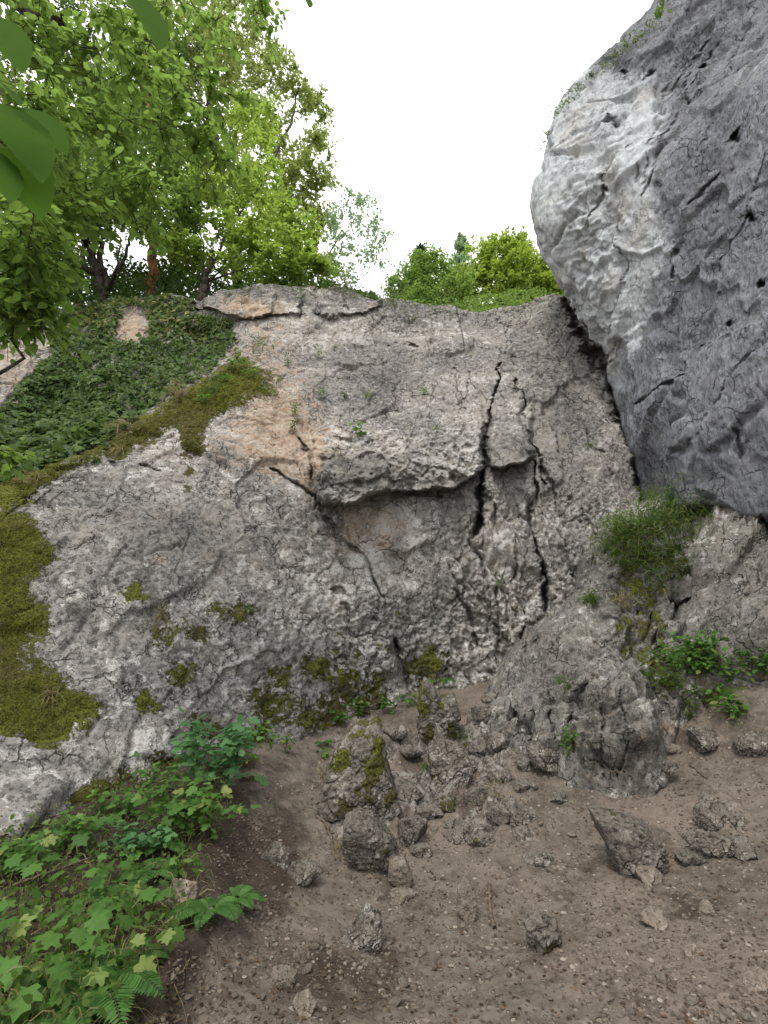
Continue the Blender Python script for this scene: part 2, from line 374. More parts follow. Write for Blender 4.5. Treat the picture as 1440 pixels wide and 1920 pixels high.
# lower boulder against a dark hollow by the path
E += .20*(1-sst(-4, 4, wx-np.interp(wy, [1195, 1240, 1300, 1330], [725, 752, 775, 778])))*sst(1185, 1215, wy)*np.exp(-np.abs(wx-750)/160.)
for pl, wd, dp in [
  ([(505,872),(545,905),(590,925),(605,960),(625,990),(650,1020),(680,1040),(692,1065),(705,1095),(715,1120)],4.0,.22),
  ([(1058,555),(1085,620),(1105,655),(1135,690),(1160,740),(1175,790),(1195,850),(1200,890),(1218,930)],13,.7),
  ([(937,680),(925,760),(913,800),(909,870),(904,905),(899,950),(893,1000),(890,1010)],5.5,.40),
  ([(905,890),(900,940),(893,990),(892,1005)],8,.65),
  ([(960,705),(980,755),(975,780),(990,825),(1000,845),(1012,885),(1020,910)],4.5,.3),
  ([(1012,885),(1035,910),(1045,955)],3,.2),
  ([(1000,870),(1005,930),(990,958),(1005,1017),(1010,1060),(1020,1094),(1024,1140)],5,.3),
  ([(1010,1060),(1022,1100),(1024,1145)],7,.4),
  ([(925,950),(928,1007)],3.5,.2),([(625,1105),(650,1112)],6,.14),([(638,1128),(655,1150)],5,.15),([(655,1150),(655,1180),(660,1200)],3,.1),
  ([(660,1200),(690,1195),(722,1198)],3,.08),([(736,1200),(742,1232)],10,.4),([(742,1232),(760,1265),(775,1305)],7,.35),
  ([(850,1100),(880,1160),(895,1200),(900,1232)],4,.18),([(888,1190),(897,1215)],7,.22),([(930,1100),(936,1180),(930,1250)],5,.2),([(978,1175),(975,1225)],8,.25),
  ([(690,1155),(700,1166)],5,.14),([(568,560),(566,600)],3,.2),([(1070,1060),(1085,1120)],4,.15),([(1090,950),(1120,1010)],3,.12),
  ([(560,820),(575,860),(582,900)],4,.2),([(660,1260),(655,1320)],4,.12),([(600,1000),(640,1010)],2.5,.07),
  ([(930,590),(955,605),(950,625),(958,600)],2.5,.10),([(760,645),(785,650)],2.5,.12),([(1040,700),(1075,720),(1110,760)],2.5,.06),
  ([(880,700),(870,760),(885,790)],2.2,.08),([(1095,800),(1110,840),(1135,850)],4,.12),([(240,860),(300,875)],3,.1),([(880,1010),(905,1060),(920,1120),(915,1200)],4,.15),([(960,1010),(965,1090),(985,1160)],4,.15)]:
    crack(pl, wd, dp)
# solution pits
pf = worley(base*4.3+3)[0]; E -= .09*np.exp(-(pf/.13)**2)*sst(.05, .3, fbm(base*.9+60, 2))*sst(600, 640, px)
pf = worley(base*10+8)[0]; E -= .035*np.exp(-(pf/.2)**2)*rough
pos = base + disp - rd*E[:, None]
pos[:, 2] = base[:, 2] + (pos[:, 2]-base[:, 2])

# attributes
def blob(cx, cy, rx, ry=None):
    ry = ry or rx; return 1-sst(.15, 1.6, np.hypot((wx-cx)/rx, (wy-cy)/ry))
MOSS1 = [(-420,900),(60,960),(90,1000),(125,1045),(60,1090),(100,1150),(90,1200),(55,1220),(110,1240),(190,1310),(210,1325),(150,1390),(100,1420),(40,1380),(-420,1300)]
MOSS2 = [(-420,1050),(60,885),(150,848),(230,800),(300,755),(400,695),(450,650),(500,700),(520,735),(440,765),(390,800),(385,860),(340,850),(330,800),(270,835),(200,850),(120,890),(50,960),(-420,1120)]
moss = .95*np.maximum(sst(-45, 60, sdpoly(wx, wy, MOSS1)), sst(-36, 40, sdpoly(wx, wy, MOSS2)))
for c in [(250,1118,28,20),(305,1190,24,26),(372,1190,24,18),(355,880,9),(352,918,10),(270,1325,26),(510,1320,48,42),(592,1250,30,26),(642,1290,28,50),(340,1262,26,20),
          (430,1150,40,20),(640,1330,60,25),(530,1270,22,20),(450,1390,70,30),(700,1300,30,40),(800,1250,40,40),(250,1470,60,30),(120,1590,90,40),(0,1640,90,40),(380,1370,45,28),(180,1520,50,25),(600,1350,60,25)]:
    moss = np.maximum(moss, .66*blob(c[0], c[1], c[2]*1.5, (c[3] if len(c) > 3 else c[2])*1.5))
moss = np.maximum(moss, .40*low*sst(150, 350, px)*sst(-.05, .3, fbm(base*2.5+33, 4)))
moss = np.maximum(moss, .45*sst(880, 960, wx)*sst(1000, 1200, wy))
OCH = [(425,650),(490,610),(540,590),(548,690),(565,760),(590,830),(575,900),(500,860),(450,800),(430,740)]
och = .62*sst(-90, 70, sdpoly(wx, wy, OCH)) + .36*blob(400,840,190,55) + .8*blob(465,575,60,22) + .7*blob(575,850,22,50)+.6*blob(690,1000,100,60)+.3*blob(560,800,90,90)+.3*blob(300,1060,50,25)+.95*blob(245,615,40,46)+.6*blob(30,680,80,90)+.3*blob(700,820,60,30)+.45*blob(700,575,20,20)
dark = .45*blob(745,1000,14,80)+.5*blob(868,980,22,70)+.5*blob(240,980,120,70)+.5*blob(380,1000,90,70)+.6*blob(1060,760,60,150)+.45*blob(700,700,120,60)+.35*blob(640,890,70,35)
dark = np.clip(dark+.6*blob(700,890,150,36)+.5*blob(955,850,45,30), 0, 1)  # darkens the block fronts: grime, plus down-facing shade put into the colour
for c in [(60,1600,150,46),(190,1505,80,46),(330,1440,90,32),(120,1560,90,40)]: moss = np.maximum(moss, .72*blob(*c))
pale = np.clip(.55*low + .5*blob(620,1050,90,110)-.3*blob(60,1500,200,120)+.6*blob(850,850,60,50)+.9*blob(740,1000,120,60) - .3*upper, -1, 1)
# plateau behind the rim
rimrow = pos.reshape(NV, NU, 3)[-1]
s = (np.linspace(0, 1, NP+1)[1:]**2.2*26)
s_ = s[:, None]
ptop = np.stack([np.broadcast_to(rimrow[None, :, 0], (NP, NU))*(1+s_*.12), rimrow[None, :, 1]+s_, rimrow[None, :, 2]+.0*s_], -1)
xx = rimrow[None, :, 0]
ptop[..., 2] += -.25*sst(0, .3, s_)*0 + s_*(.02 + .20*sst(-1.0, -3.5, xx)) + .12*sst(0, .6, s_)*fbm(np.stack([ptop[..., 0].ravel(), ptop[..., 1].ravel(), ptop[..., 0].ravel()*0], 1)*1.3, 3).reshape(NP, NU)
allp = np.concatenate([pos, ptop.reshape(-1, 3)])
def ext(a, v): return np.concatenate([a, np.full(NP*NU, v)])
M['rock'] = M['rock']
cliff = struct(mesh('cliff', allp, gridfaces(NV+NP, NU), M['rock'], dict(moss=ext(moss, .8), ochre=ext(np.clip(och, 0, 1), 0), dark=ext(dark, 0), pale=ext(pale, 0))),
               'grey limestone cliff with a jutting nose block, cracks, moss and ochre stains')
del base, disp, nn, rd, pv

# ------------------------------------------------------------------ overhanging wall on the right
WP = [(1240,0,6.8),(1160,90,6.9),(1105,140,7.0),(1062,210,7.0),(1040,300,7.0),(1038,350,7.0),(1043,420,7.1),(1066,500,7.4),(1090,560,8.0),
 (1230,330,5.8),(1120,330,6.45),(1100,450,7.0),(1120,600,7.7),(1440,330,4.6),(1230,600,6.5),(1150,700,8.1),(1180,800,8.0),(1300,800,5.8),(1215,900,7.6),(1300,930,6.1),(1440,600,4.7),(1440,900,5.1),
 (1440,100,4.9),(1340,150,5.6),(1440,0,5.2),(1240,200,6.2),(1330,450,5.4),(1330,620,5.5)]
a_ = np.array(WP, float); w3 = P(a_[:, 0], a_[:, 1], a_[:, 2])
extra = np.array([(4.9,9.5,10.3),(6.6,9.5,14),(5.0,9.6,8),(5.0,9.6,6),(4.9,9.6,3),(4.1,2,5),(4.5,0,5),(5.6,2,10),(7,0,12),(4.4,7,1),(3.9,3,1),(8.0,6,18),(8,9,18),(8.4,2,17),(8.5,-1,15),(4.4,0,1)], float)
w3 = np.concatenate([w3, extra]); wallX = tps(w3[:, [1, 2]], w3[:, 0])
NA, NB_ = 640, 760
ys = np.linspace(-1.5, 10.5, NA); zs = np.linspace(.3, 16.5, NB_)
Yg, Zg = np.meshgrid(ys, zs); Xg = wallX(Yg.ravel(), Zg.ravel()).reshape(Yg.shape)
base = np.stack([Xg, Yg, Zg], -1).reshape(-1, 3); px, py, dep = proj(base); wx, wy = warp(px, py, base, 8, 1.6)
gy = np.gradient(Xg, axis=1)/np.gradient(Yg, axis=1); gz = np.gradient(Xg, axis=0)/np.gradient(Zg, axis=0)
nn = np.stack([-np.ones_like(gy), gy, gz], -1).reshape(-1, 3); nn /= np.linalg.norm(nn, axis=1)[:, None]
rd = base - np.array([0, 0, CAMZ]); rd /= np.linalg.norm(rd, axis=1)[:, None]
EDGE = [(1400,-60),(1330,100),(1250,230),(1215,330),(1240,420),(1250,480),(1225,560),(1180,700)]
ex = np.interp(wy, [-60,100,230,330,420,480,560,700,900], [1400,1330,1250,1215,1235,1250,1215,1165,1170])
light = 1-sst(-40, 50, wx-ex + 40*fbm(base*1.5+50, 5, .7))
up = 1 - sst(100, 250, wy-np.interp(wx, [1000,1100,1240,1440],[330,150,60,-150]))
D = .12*fbm(base*.7+3, 3)+.07*fbm(base*2+3, 4)
f1, f2, cid = worley(base*np.array([1.1, 1.1, .8])+7+.6*np.stack([fbm(base*1.1, 3), fbm(base*1.1+9, 3), fbm(base*1.1+19, 3)], 1)); D += .24*(cid-.5)*sst(0, .12, f2-f1)
f1, f2, cid = worley(base*np.array([2.2, 2.2, 1.5])+.4*np.stack([fbm(base*2, 2), fbm(base*2+9, 2), fbm(base*2+19, 2)], 1))
D += .04*(cid-.5)*sst(0, .3, f2-f1) - .04*np.exp(-((f2-f1)/.04)**2)*sst(.1, .35, fbm(base*1.3+90, 3))
D += .035*fbm(base*np.array([7, 7, 4.]), 5, .65, True)+.014*fbm(base*np.array([24, 24, 12.]), 3, .7)
sc = sst(1040,1090,wx)*(1-sst(1150,1185,wx))*sst(180,260,wy)*(1-sst(600,700,wy))   # broken scar down the pale face
f1, f2, cid = worley(base*3.4+11+.5*np.stack([fbm(base*3, 2), fbm(base*3+9, 2), fbm(base*3+19, 2)], 1))
D += sc*(.15*(cid-.6)*sst(0, .2, f2-f1) + .06*fbm(base*5+13, 3, .6, True))
jg = (4*fbm(base*9+3, 3, .7), 4*fbm(base*9+53, 3, .7), np.clip(.95+1.5*fbm(base*4.5+23, 3, .6), .25, 2.2))
E = np.zeros(len(base))
E -= .10*(1-light)*sst(-30, 10, wx-ex)*np.exp(-np.clip(wx-ex, 0, 999)/60.)
for pl, wd, dp in [([(1215,760),(1260,715),(1300,685),(1318,640)],3.5,.14),([(1285,700),(1312,660)],6,.14),([(1372,252),(1382,262)],12,.5),([(1320,135),(1321,145)],9,.3),
  ([(1168,126),(1170,132)],8,.25),([(1205,145),(1220,132)],7,.22),([(1405,395),(1412,410)],9,.35),([(1290,385),(1320,350),(1345,320)],5,.14),([(1425,540),(1420,530)],10,.3),
  ([(1150,240),(1135,250)],6,.2),([(1110,400),(1125,375),(1133,350)],9,.3),([(1130,340),(1128,330)],6,.2),([(1152,243),(1160,246)],5,.2),([(1250,200),(1275,160),(1300,110)],3.5,.12),([(1280,190),(1300,120),(1330,80)],3,.1),
  ([(1190,345),(1200,320)],4,.1),([(1210,330),(1230,260),(1250,200),(1262,150)],5,.14),([(1340,555),(1342,560)],8,.25),([(1430,975),(1440,990)],14,.4),([(1105,600),(1110,640),(1140,680)],6,.25),
  ([(1310,600),(1315,605)],6,.2),([(1360,600),(1362,610)],7,.2),([(1380,800),(1400,860)],4,.15),([(1255,520),(1262,470)],4,.1),([(1335,90),(1290,200),(1250,260),(1225,330),(1205,372)],3.2,.12),([(1440,290),(1400,400),(1350,500),(1335,560)],2.4,.07),([(1405,50),(1355,170),(1318,262),(1300,330)],2.4,.07),([(1440,640),(1370,720),(1290,850)],2.2,.06),([(1150,420),(1170,500),(1160,590),(1140,660)],2.6,.08)]:
    crack(pl, wd, dp)
pf = worley(base*3.1+3)[0]; E -= .12*np.exp(-(pf/.12)**2)*sst(.0, .3, fbm(base*.8+61, 2))
pf = worley(base*8+8)[0]; E -= .03*np.exp(-(pf/.18)**2)
E -= 1.0*sst(0, 45, wy-np.interp(wx, [1195,1230,1350,1440,1800],[945,938,940,966,1010]))
E += .12*sst(-6, 6, sdpoly(wx, wy, [(1098,590),(1128,585),(1150,640),(1142,690),(1112,665),(1100,625)]))
pos = base + D[:, None]*nn - rd*E[:, None]
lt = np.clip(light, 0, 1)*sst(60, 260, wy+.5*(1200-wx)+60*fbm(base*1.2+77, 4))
cliffw = struct(mesh('rock_wall', pos, gridfaces(NB_, NA)[:, ::-1], M['rock_wall'], dict(
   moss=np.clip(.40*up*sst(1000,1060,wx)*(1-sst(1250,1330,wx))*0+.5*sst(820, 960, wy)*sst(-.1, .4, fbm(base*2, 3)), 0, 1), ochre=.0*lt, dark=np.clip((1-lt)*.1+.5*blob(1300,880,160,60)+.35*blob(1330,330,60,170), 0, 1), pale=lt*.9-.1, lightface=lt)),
   'blue-grey limestone wall overhanging on the right with a pale rounded edge')
# paler colour mixed over the wall left of the edge line
b = NB(M['rock_wall'].node_tree); tN = M['rock_wall'].node_tree
pr = [x for x in tN.nodes if x.type == 'BSDF_PRINCIPLED'][0]; src = pr.inputs['Base Color'].links[0].from_socket
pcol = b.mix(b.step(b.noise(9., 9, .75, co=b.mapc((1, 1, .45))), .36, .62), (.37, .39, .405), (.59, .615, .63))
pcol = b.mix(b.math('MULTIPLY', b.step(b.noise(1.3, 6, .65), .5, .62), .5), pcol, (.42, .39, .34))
pp = b.step(b.noise(22, 6, .85, co=b.mapc((1, 1, .6))), .57, .63); pcol = b.mix(b.math('MULTIPLY', pp, .6), pcol, (.12, .118, .115))  # dark specks imitate shaded pits in the pale colour
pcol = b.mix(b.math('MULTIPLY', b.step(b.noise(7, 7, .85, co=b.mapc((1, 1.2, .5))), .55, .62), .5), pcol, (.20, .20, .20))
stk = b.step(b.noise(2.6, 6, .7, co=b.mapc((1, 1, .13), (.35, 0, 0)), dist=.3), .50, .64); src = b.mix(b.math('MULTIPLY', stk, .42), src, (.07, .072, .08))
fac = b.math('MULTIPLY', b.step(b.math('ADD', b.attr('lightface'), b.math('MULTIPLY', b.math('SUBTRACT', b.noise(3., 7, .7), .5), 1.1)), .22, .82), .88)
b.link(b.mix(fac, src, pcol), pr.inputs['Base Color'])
del base, nn, rd

# ------------------------------------------------------------------ ground
GP = [(0,1920,2.25),(250,1920,2.4),(500,1920,2.6),(720,1920,2.7),(1000,1920,2.65),(1440,1920,2.45),(0,1650,3.3),(250,1700,3.25),(450,1700,3.4),(420,1620,3.75),(600,1700,3.7),(720,1600,4.3),(900,1700,3.7),(1100,1650,3.9),(1300,1650,3.8),(1440,1650,3.6),
 (250,1550,4.1),(420,1480,4.75),(520,1450,5.2),(600,1400,6.0),(600,1500,5.0),(700,1450,5.5),(720,1370,6.5),(780,1320,7.3),(850,1290,7.7),(850,1380,6.3),(900,1450,5.4),(950,1350,6.4),(1000,1450,5.2),(1100,1500,4.75),(1250,1450,4.85),(1300,1380,5.1),(1440,1400,4.6),(1440,1300,4.95),(1340,1330,5.1),
 (1150,1560,4.4),(900,1560,4.55)]
g = np.array(GP, float); g3 = P(g[:, 0], g[:, 1], g[:, 2])
gx_ = np.array([(0,0,0),(0,1.3,.08),(-2.5,0,.1),(3,0,.15),(0,-2,-.25),(-2.8,2,.45),(-4,4,.8),(-5,0,.2),(5,0,.4),(5,5,2.0),(5,7,2.2),(0,9,1.7),(-3,7,1.2),(-6,6,1),(3,8,1.9),(-5,-4,-.3),(5,-4,-.1),(0,-5,-.7)], float)
g3 = np.concatenate([g3, gx_]); gz_f = tps(g3[:, :2], g3[:, 2])
def axis(a, b, n, lo, hi, m):
    c = np.linspace(a, b, n); l = a - (np.linspace(0, 1, m+1)[1:]**3)[::-1]*(a-lo); r = b + np.linspace(0, 1, m+1)[1:]**3*(hi-b)
    return np.r_[l, c, r]
gxs = axis(-4.6, 5.2, 700, -160, 160, 30); gys = axis(.9, 8.6, 640, -160, 160, 30)
GX, GY = np.meshgrid(gxs, gys)
cx_, cy_ = np.clip(GX, -5, 5.5), np.clip(GY, -4.5, 9)
GZ = gz_f(cx_.ravel(), cy_.ravel()).reshape(GX.shape); GZ = GZ - .15*np.hypot(GX-cx_, GY-cy_)**.9
base = np.stack([GX, GY, GZ], -1).reshape(-1, 3); px, py, dep = proj(base); wx, wy = warp(px, py, base, 9, 1.6)
near = (np.abs(base[:, 0]) < 6) & (base[:, 1] > -1) & (base[:, 1] < 9)
D = .05*fbm(base*1.3, 4) + .035*fbm(base*4, 5, .6) + .014*fbm(base*18, 4, .65)
rk = np.clip(1.5*(blob(700,1440,110,90)+blob(850,1430,90,60)+blob(700,1550,100,60)+.8*blob(900,1530,130,50)+blob(950,1380,90,70)+.6*blob(1340,1540,80,50)+.5*blob(1230,1400,80,40)-.12)*sst(-.28, .12, fbm(base*2.1+66, 4)), 0, 1)
f1, f2, cid = worley(base*6.5+.4*np.stack([fbm(base*4, 2), fbm(base*4+9, 2), fbm(base*4+19, 2)], 1))
D += rk*(.12*(cid-.4)*sst(0, .25, f2-f1) + .06*fbm(base*9, 4, .65, True))
f1, f2, cid = worley(base*2.7+31+.4*np.stack([fbm(base*3, 3), fbm(base*3+9, 3), fbm(base*3+19, 3)], 1)); D += rk*.24*(cid-.35)*sst(0, .18, f2-f1)
f1, f2, cid = worley(base*16+4); D += .010*np.clip(.32-f1, 0, 1)*3*sst(-.1, .3, fbm(base*2+7, 2))
f1, f2, cid = worley(base*38+4); D += .006*np.clip(.4-f1, 0, 1)*2
# worn bank edge on the lower left where the roots and plants start
bank, _ = dseg(wx, wy, [(560,1440),(480,1530),(400,1640),(440,1760),(330,1900)])
D += .09*np.exp(-(bank/40)**2)*.6 + .12*(1-sst(-30, 60, wx-np.interp(wy, [1440,1530,1640,1760,1920],[520,440,380,420,300])))*sst(1380,1450,wy)
D *= near
pos = base + D[:, None]*np.array([0, 0, 1.])
m, t, out = newmat('trodden_earth'); b = NB(t)
n1 = b.noise(1.1, 6, .65); n2 = b.noise(7, 9, .75); n3 = b.noise(38, 6, .75); vc = b.voro(55, out='Distance'); vcol = b.voro(55, out='Color')
v2 = b.voro(24, out='Distance'); v2c = b.voro(24, out='Color')
col = b.mix(b.step(n2, .32, .68), (.076, .062, .050), (.19, .163, .135))
col = b.mix(b.step(n1, .4, .62), col, b.mix(n3, (.135, .107, .084), (.255, .215, .178)))
col = b.mix(b.math('MULTIPLY', b.step(b.noise(2.2, 5, .7), .52, .64), .55), col, (.030, .022, .018))
sepr = t.nodes.new('ShaderNodeSeparateColor'); b.link(vcol, sepr.inputs[0])
sep2 = t.nodes.new('ShaderNodeSeparateColor'); b.link(v2c, sep2.inputs[0])
pb = b.math('MULTIPLY', b.step(sepr.outputs[0], .86, .9), b.step(b.math('ADD', vc, b.math('MULTIPLY', n3, .3)), .62, .40))
pb2 = b.math('MULTIPLY', b.step(sep2.outputs[0], .74, .8), b.step(b.math('ADD', v2, b.math('MULTIPLY', n3, .4)), .62, .45))
col = b.mix(pb, col, b.mix(sepr.outputs[1], (.12, .10, .08), (.27, .235, .19)))
col = b.mix(b.math('MULTIPLY', pb2, .8), col, b.mix(sep2.outputs[1], (.18, .15, .12), (.36, .31, .25)))
col = b.mix(b.math('MULTIPLY', b.step(b.math('ADD', b.attr('soil'), b.math('MULTIPLY', b.math('SUBTRACT', b.noise(5, 7, .75), .5), 1.6)), .4, .8), .85), col, b.mix(n3, (.022, .016, .012), (.07, .052, .04)))
rkm = b.step(b.math('ADD', b.attr('rock'), b.math('MULTIPLY', b.math('SUBTRACT', b.noise(9, 7, .7), .5), 1.5)), .55, .8)
rc = b.mix(b.step(b.noise(14, 7, .8), .42, .58), (.06, .055, .047), (.29, .27, .24))
col = b.mix(b.math('MULTIPLY', rkm, .8), col, rc)
h = b.math('ADD', b.math('MULTIPLY', n3, .5), b.math('MULTIPLY', n2, .5)); h = b.math('ADD', h, b.math('MULTIPLY', pb, .5)); h = b.math('ADD', h, b.math('MULTIPLY', pb2, .8))
b.link(b.bsdf(col, .95, b.bump(h, .02, 1), .1), out.inputs[0]); M['dirt'] = m
ground = struct(mesh('ground', pos, gridfaces(len(gys), len(gxs)), M['dirt'], dict(rock=rk, soil=np.clip(.15+1.1*sst(40, -40, wx-np.interp(wy, [1440,1530,1640,1760,1920],[470,450,440,420,330]))*sst(1400,1470,wy)+.8*blob(490,1640,90,100)+.6*blob(660,1830,180,80)+.4*blob(560,1540,60,50)-.3*blob(1100,1470,200,50)-.3*blob(900,1760,140,70)-.3*blob(560,1470,60,40)+.45*blob(780,1700,90,40)+.5*blob(1300,1700,90,60)+.4*blob(1250,1390,90,50)+.5*blob(870,1500,120,60)+.4*blob(1130,1620,90,30), 0, 1))), 'sloping path of trodden brown earth and gravel')

# ------------------------------------------------------------------ outcrop under the right wall
OP = [(1220,935,6.9),(1340,930,6.3),(1440,950,5.3),(1150,1000,6.9),(1050,1110,6.9),(1130,1050,6.7),(1120,1140,6.25),(1200,1130,6.25),(1180,1010,6.6),(1250,1060,6.3),(1225,1160,6.25),(1300,1160,5.7),(1300,1050,6.0),(1440,1080,5.1),(1440,1200,4.9),(1440,1300,5.1),
 (1000,1220,6.75),(930,1290,6.9),(1050,1200,6.35),(1100,1250,5.9),(1150,1200,6.0),(1250,1250,5.4),(1330,1280,5.25),(1050,1330,5.7),(1130,1350,5.25),(1150,1460,4.65),(1230,1330,5.05),(1240,1400,4.7),(1080,1450,4.8),(960,1380,5.8),(1020,1400,5.3),(1340,1350,5.25),(1440,1380,5.3),(1150,1560,4.75),(1260,1480,5.1),(1340,1450,5.5),(1440,1440,5.5),(1050,1540,4.95),(950,1480,5.6)]
a_ = np.array(OP, float); o3 = P(a_[:, 0], a_[:, 1], a_[:, 2])
nO = np.array([-.12, -.70, .70]); nO /= np.linalg.norm(nO); uO = np.array([1, 0, .17]); uO -= nO*uO.dot(nO); uO /= np.linalg.norm(uO); vO = np.cross(nO, uO)
hO = tps(np.stack([o3@uO, o3@vO], 1), o3@nO)
us = np.linspace((o3@uO).min()-.9, (o3@uO).max()+1.2, 400); vs = np.linspace((o3@vO).min()-.8, (o3@vO).max()+1.0, 420)
U, V_ = np.meshgrid(us, vs); H = hO(U.ravel(), V_.ravel())
base = U.ravel()[:, None]*uO + V_.ravel()[:, None]*vO + H[:, None]*nO
px, py, dep = proj(base); wx, wy = warp(px, py, base, 10, 1.8)
rd = base - np.array([0, 0, CAMZ]); rd /= np.linalg.norm(rd, axis=1)[:, None]
OUT = [(1215,945),(1260,930),(1350,928),(1500,950),(1700,1000),(1700,1500),(1440,1420),(1330,1420),(1262,1430),(1240,1520),(1150,1540),(1040,1530),(960,1460),(900,1400),(895,1320),(950,1235),(985,1200),(1020,1165),(1085,1110),(1100,1060),(1140,1000)]
sd = sdpoly(wx, wy, OUT)
D = .09*fbm(base*1.3+5, 3)+.06*fbm(base*3.2+5, 4, .6)
f1, f2, cid = worley(base*1.5+3+.3*np.stack([fbm(base*2, 4), fbm(base*2+9, 4), fbm(base*2+19, 4)], 1)); D += .30*(cid-.5)*sst(0, .09, f2-f1)-.08*np.exp(-((f2-f1)/.04)**2)
jj = np.stack([fbm(base*3, 2), fbm(base*3+9, 2), fbm(base*3+19, 2)], 1)
f1, f2, cid = worley(base*np.array([3.2, 2.4, 2.2])+.5*jj); D += .14*(cid-.5)*sst(0, .3, f2-f1)-.07*np.exp(-((f2-f1)/.06)**2)*sst(-.1, .3, fbm(base*1.8+90, 3))
f1, f2, cid = worley(base*8.5+.6*jj); D += .05*(cid-.5)*sst(0, .3, f2-f1)-.03*np.exp(-((f2-f1)/.1)**2)*sst(-.1, .3, fbm(base*3+90, 3))
D += .05*fbm(base*9, 4, .65, True)+.014*fbm(base*34, 2)
D -= .04*np.exp(-(worley(base*7+9)[0]/.2)**2)
spur = sst(-10, 20, sdpoly(wx, wy, [(1085,1350),(1120,1300),(1190,1320),(1240,1400),(1215,1455),(1085,1462),(1070,1420)]))
D *= (1-.3*spur)
E = np.zeros(len(base)); jg = (4*fbm(base*9+3, 3, .7), 4*fbm(base*9+53, 3, .7), np.clip(.95+1.5*fbm(base*4.5+23, 3, .6), .25, 2.2)); E -= 1.3*sst(4, -30, sd) 
for pl, wd, dp in [([(1195,1155),(1215,1160),(1260,1130),(1285,1120)],9,.35),([(1100,1130),(1130,1150),(1160,1165)],5,.12),([(1225,1190),(1235,1240),(1215,1290)],6,.15),
   ([(1075,1400),(1078,1350),(1100,1300)],9,.25),([(1130,1330),(1120,1400),(1130,1450)],2.5,.07),([(1160,1320),(1175,1390),(1150,1450)],2.5,.07),([(1090,1380),(1120,1420),(1170,1440)],2.5,.06),
   ([(1440,990),(1425,975)],12,.4),([(965,1330),(985,1370),(1000,1400)],6,.2),([(1030,1350),(1045,1400)],6,.2),([(1000,1180),(985,1225)],10,.3)]:
    crack(pl, wd, dp)
SPR = [(985,1190),(1080,1128),(1160,1135),(1180,1190),(1200,1260),(1222,1330),(1248,1400),(1245,1560),(900,1560),(895,1300)]
E += .26*sst(-5, 7, sdpoly(wx, wy, SPR))*(1-sst(1340, 1450, wy)) + .12*blob(1150,1170,30,25)+.25*blob(1130,1170,50,40)*.6+.2*blob(1020,1395,30,22)
pos = base + D[:, None]*nO - rd*E[:, None]
mossO = np.clip(.95*sst(-12, 14, sdpoly(wx, wy, [(1135,1000),(1200,960),(1300,935),(1310,1000),(1290,1080),(1215,1145),(1150,1095)]))+.8*blob(1190,1180,60,40)+.7*blob(1240,1230,55,30)+.6*blob(1100,1290,40,30)+.9*blob(1230,1290,40,60)+.9*blob(1200,1190,40,50)+.5*blob(1370,1100,60,30), 0, 1)
mossO = np.maximum(mossO, .38*sst(-.1, .3, fbm(base*2.5+33, 3)))
outc = struct(mesh('rock_outcrop', pos, gridfaces(len(vs), len(us)), M['rock_out'], dict(moss=.52*mossO*(1-spur), ochre=.5*blob(1255,1370,30,30)+.25*spur, dark=np.clip(.75*spur+.3*blob(1050,1300,120,120)+.9*blob(1215,1090,80,90)+.4*blob(1400,1150,100,120), 0, 1), pale=-.1-.9*spur-.3*sst(1250,1350,px))),
   'rugged limestone outcrop spreading under the right wall down to the path')
del base
bpy.context.view_layer.update()
DG = bpy.context.evaluated_depsgraph_get()
def cast(px, py, objs=None):
    o = Vector((0, 0, CAMZ)); d = Vector(rays(px, py)).normalized(); best = None
    for ob in (objs or (cliff, cliffw, ground, outc)):
        ok, loc, nr, _ = ob.ray_cast(o, d, distance=80, depsgraph=DG)
        if ok:
            t = (loc-o).length
            if best is None or t < best[0]: best = (t, loc.copy(), nr.copy(), ob)
    return best
def depth_of(loc): return loc[1]*cp + (loc[2]-CAMZ)*sp_
# ------------------------------------------------------------------ leaves, branches, trees
def nrm(v): return v/np.maximum(np.linalg.norm(v, axis=-1, keepdims=True), 1e-9)
TM = {}
TM['diamond'] = (np.array([(0,0,0),(-.32,.45,.05),(.32,.45,.05),(0,1,-.05)]), np.array([(0,3,1),(0,2,3)]))
TM['ovate'] = (np.array([(0,0,0),(0,.35,0),(0,.7,-.01),(0,1,-.07),(-.27,.26,.05),(-.25,.62,.03),(.27,.26,.05),(.25,.62,.03)]),
   np.array([(0,1,4),(1,5,4),(1,2,5),(2,3,5),(0,6,1),(1,6,7),(1,7,2),(2,7,3)]))
_r = [(0,0),(.10,-.06),(.24,-.12),(.40,.02),(.30,.10),(.55,.30),(.60,.48),(.36,.44),(.30,.50),(.36,.66),(.16,.72),(.08,.86),(0,1.0)]
_o = np.array([(x, y, -.10*(abs(x)+max(y-.5, 0))) for x, y in _r] + [(-x, y, -.10*(abs(x)+max(y-.5, 0))) for x, y in _r[-2:0:-1]] + [(0, .3, .03)])
_n = len(_o)-1
TM['maple'] = (_o - np.array([0, 0, 0]), np.array([(_n, k, (k+1) % _n) for k in range(_n)]))
_r = [(0,0),(.3,.02),(.42,.3),(.2,.42),(.28,.7),(0,1)]
_o = np.array([(x, y, -.08*abs(x)) for x, y in _r] + [(-x, y, -.08*abs(x)) for x, y in _r[-2:0:-1]] + [(0, .35, .03)]); _n = len(_o)-1
TM['lobed'] = (_o, np.array([(_n, k, (k+1) % _n) for k in range(_n)]))
_t = np.linspace(0, 1, 13); _w = .25*np.sin(_t**.8*math.pi)**.75*(1-.15*_t); _w[1:-1:2] *= .93; _w[0] = _w[-1] = 0
_m = np.stack([_t*0, _t, -.10*_t*_t], 1); _l = np.stack([-_w, _t-.0, .22*_w-.10*_t*_t], 1); _rr = _l*np.array([-1, 1, 1])
_f = []
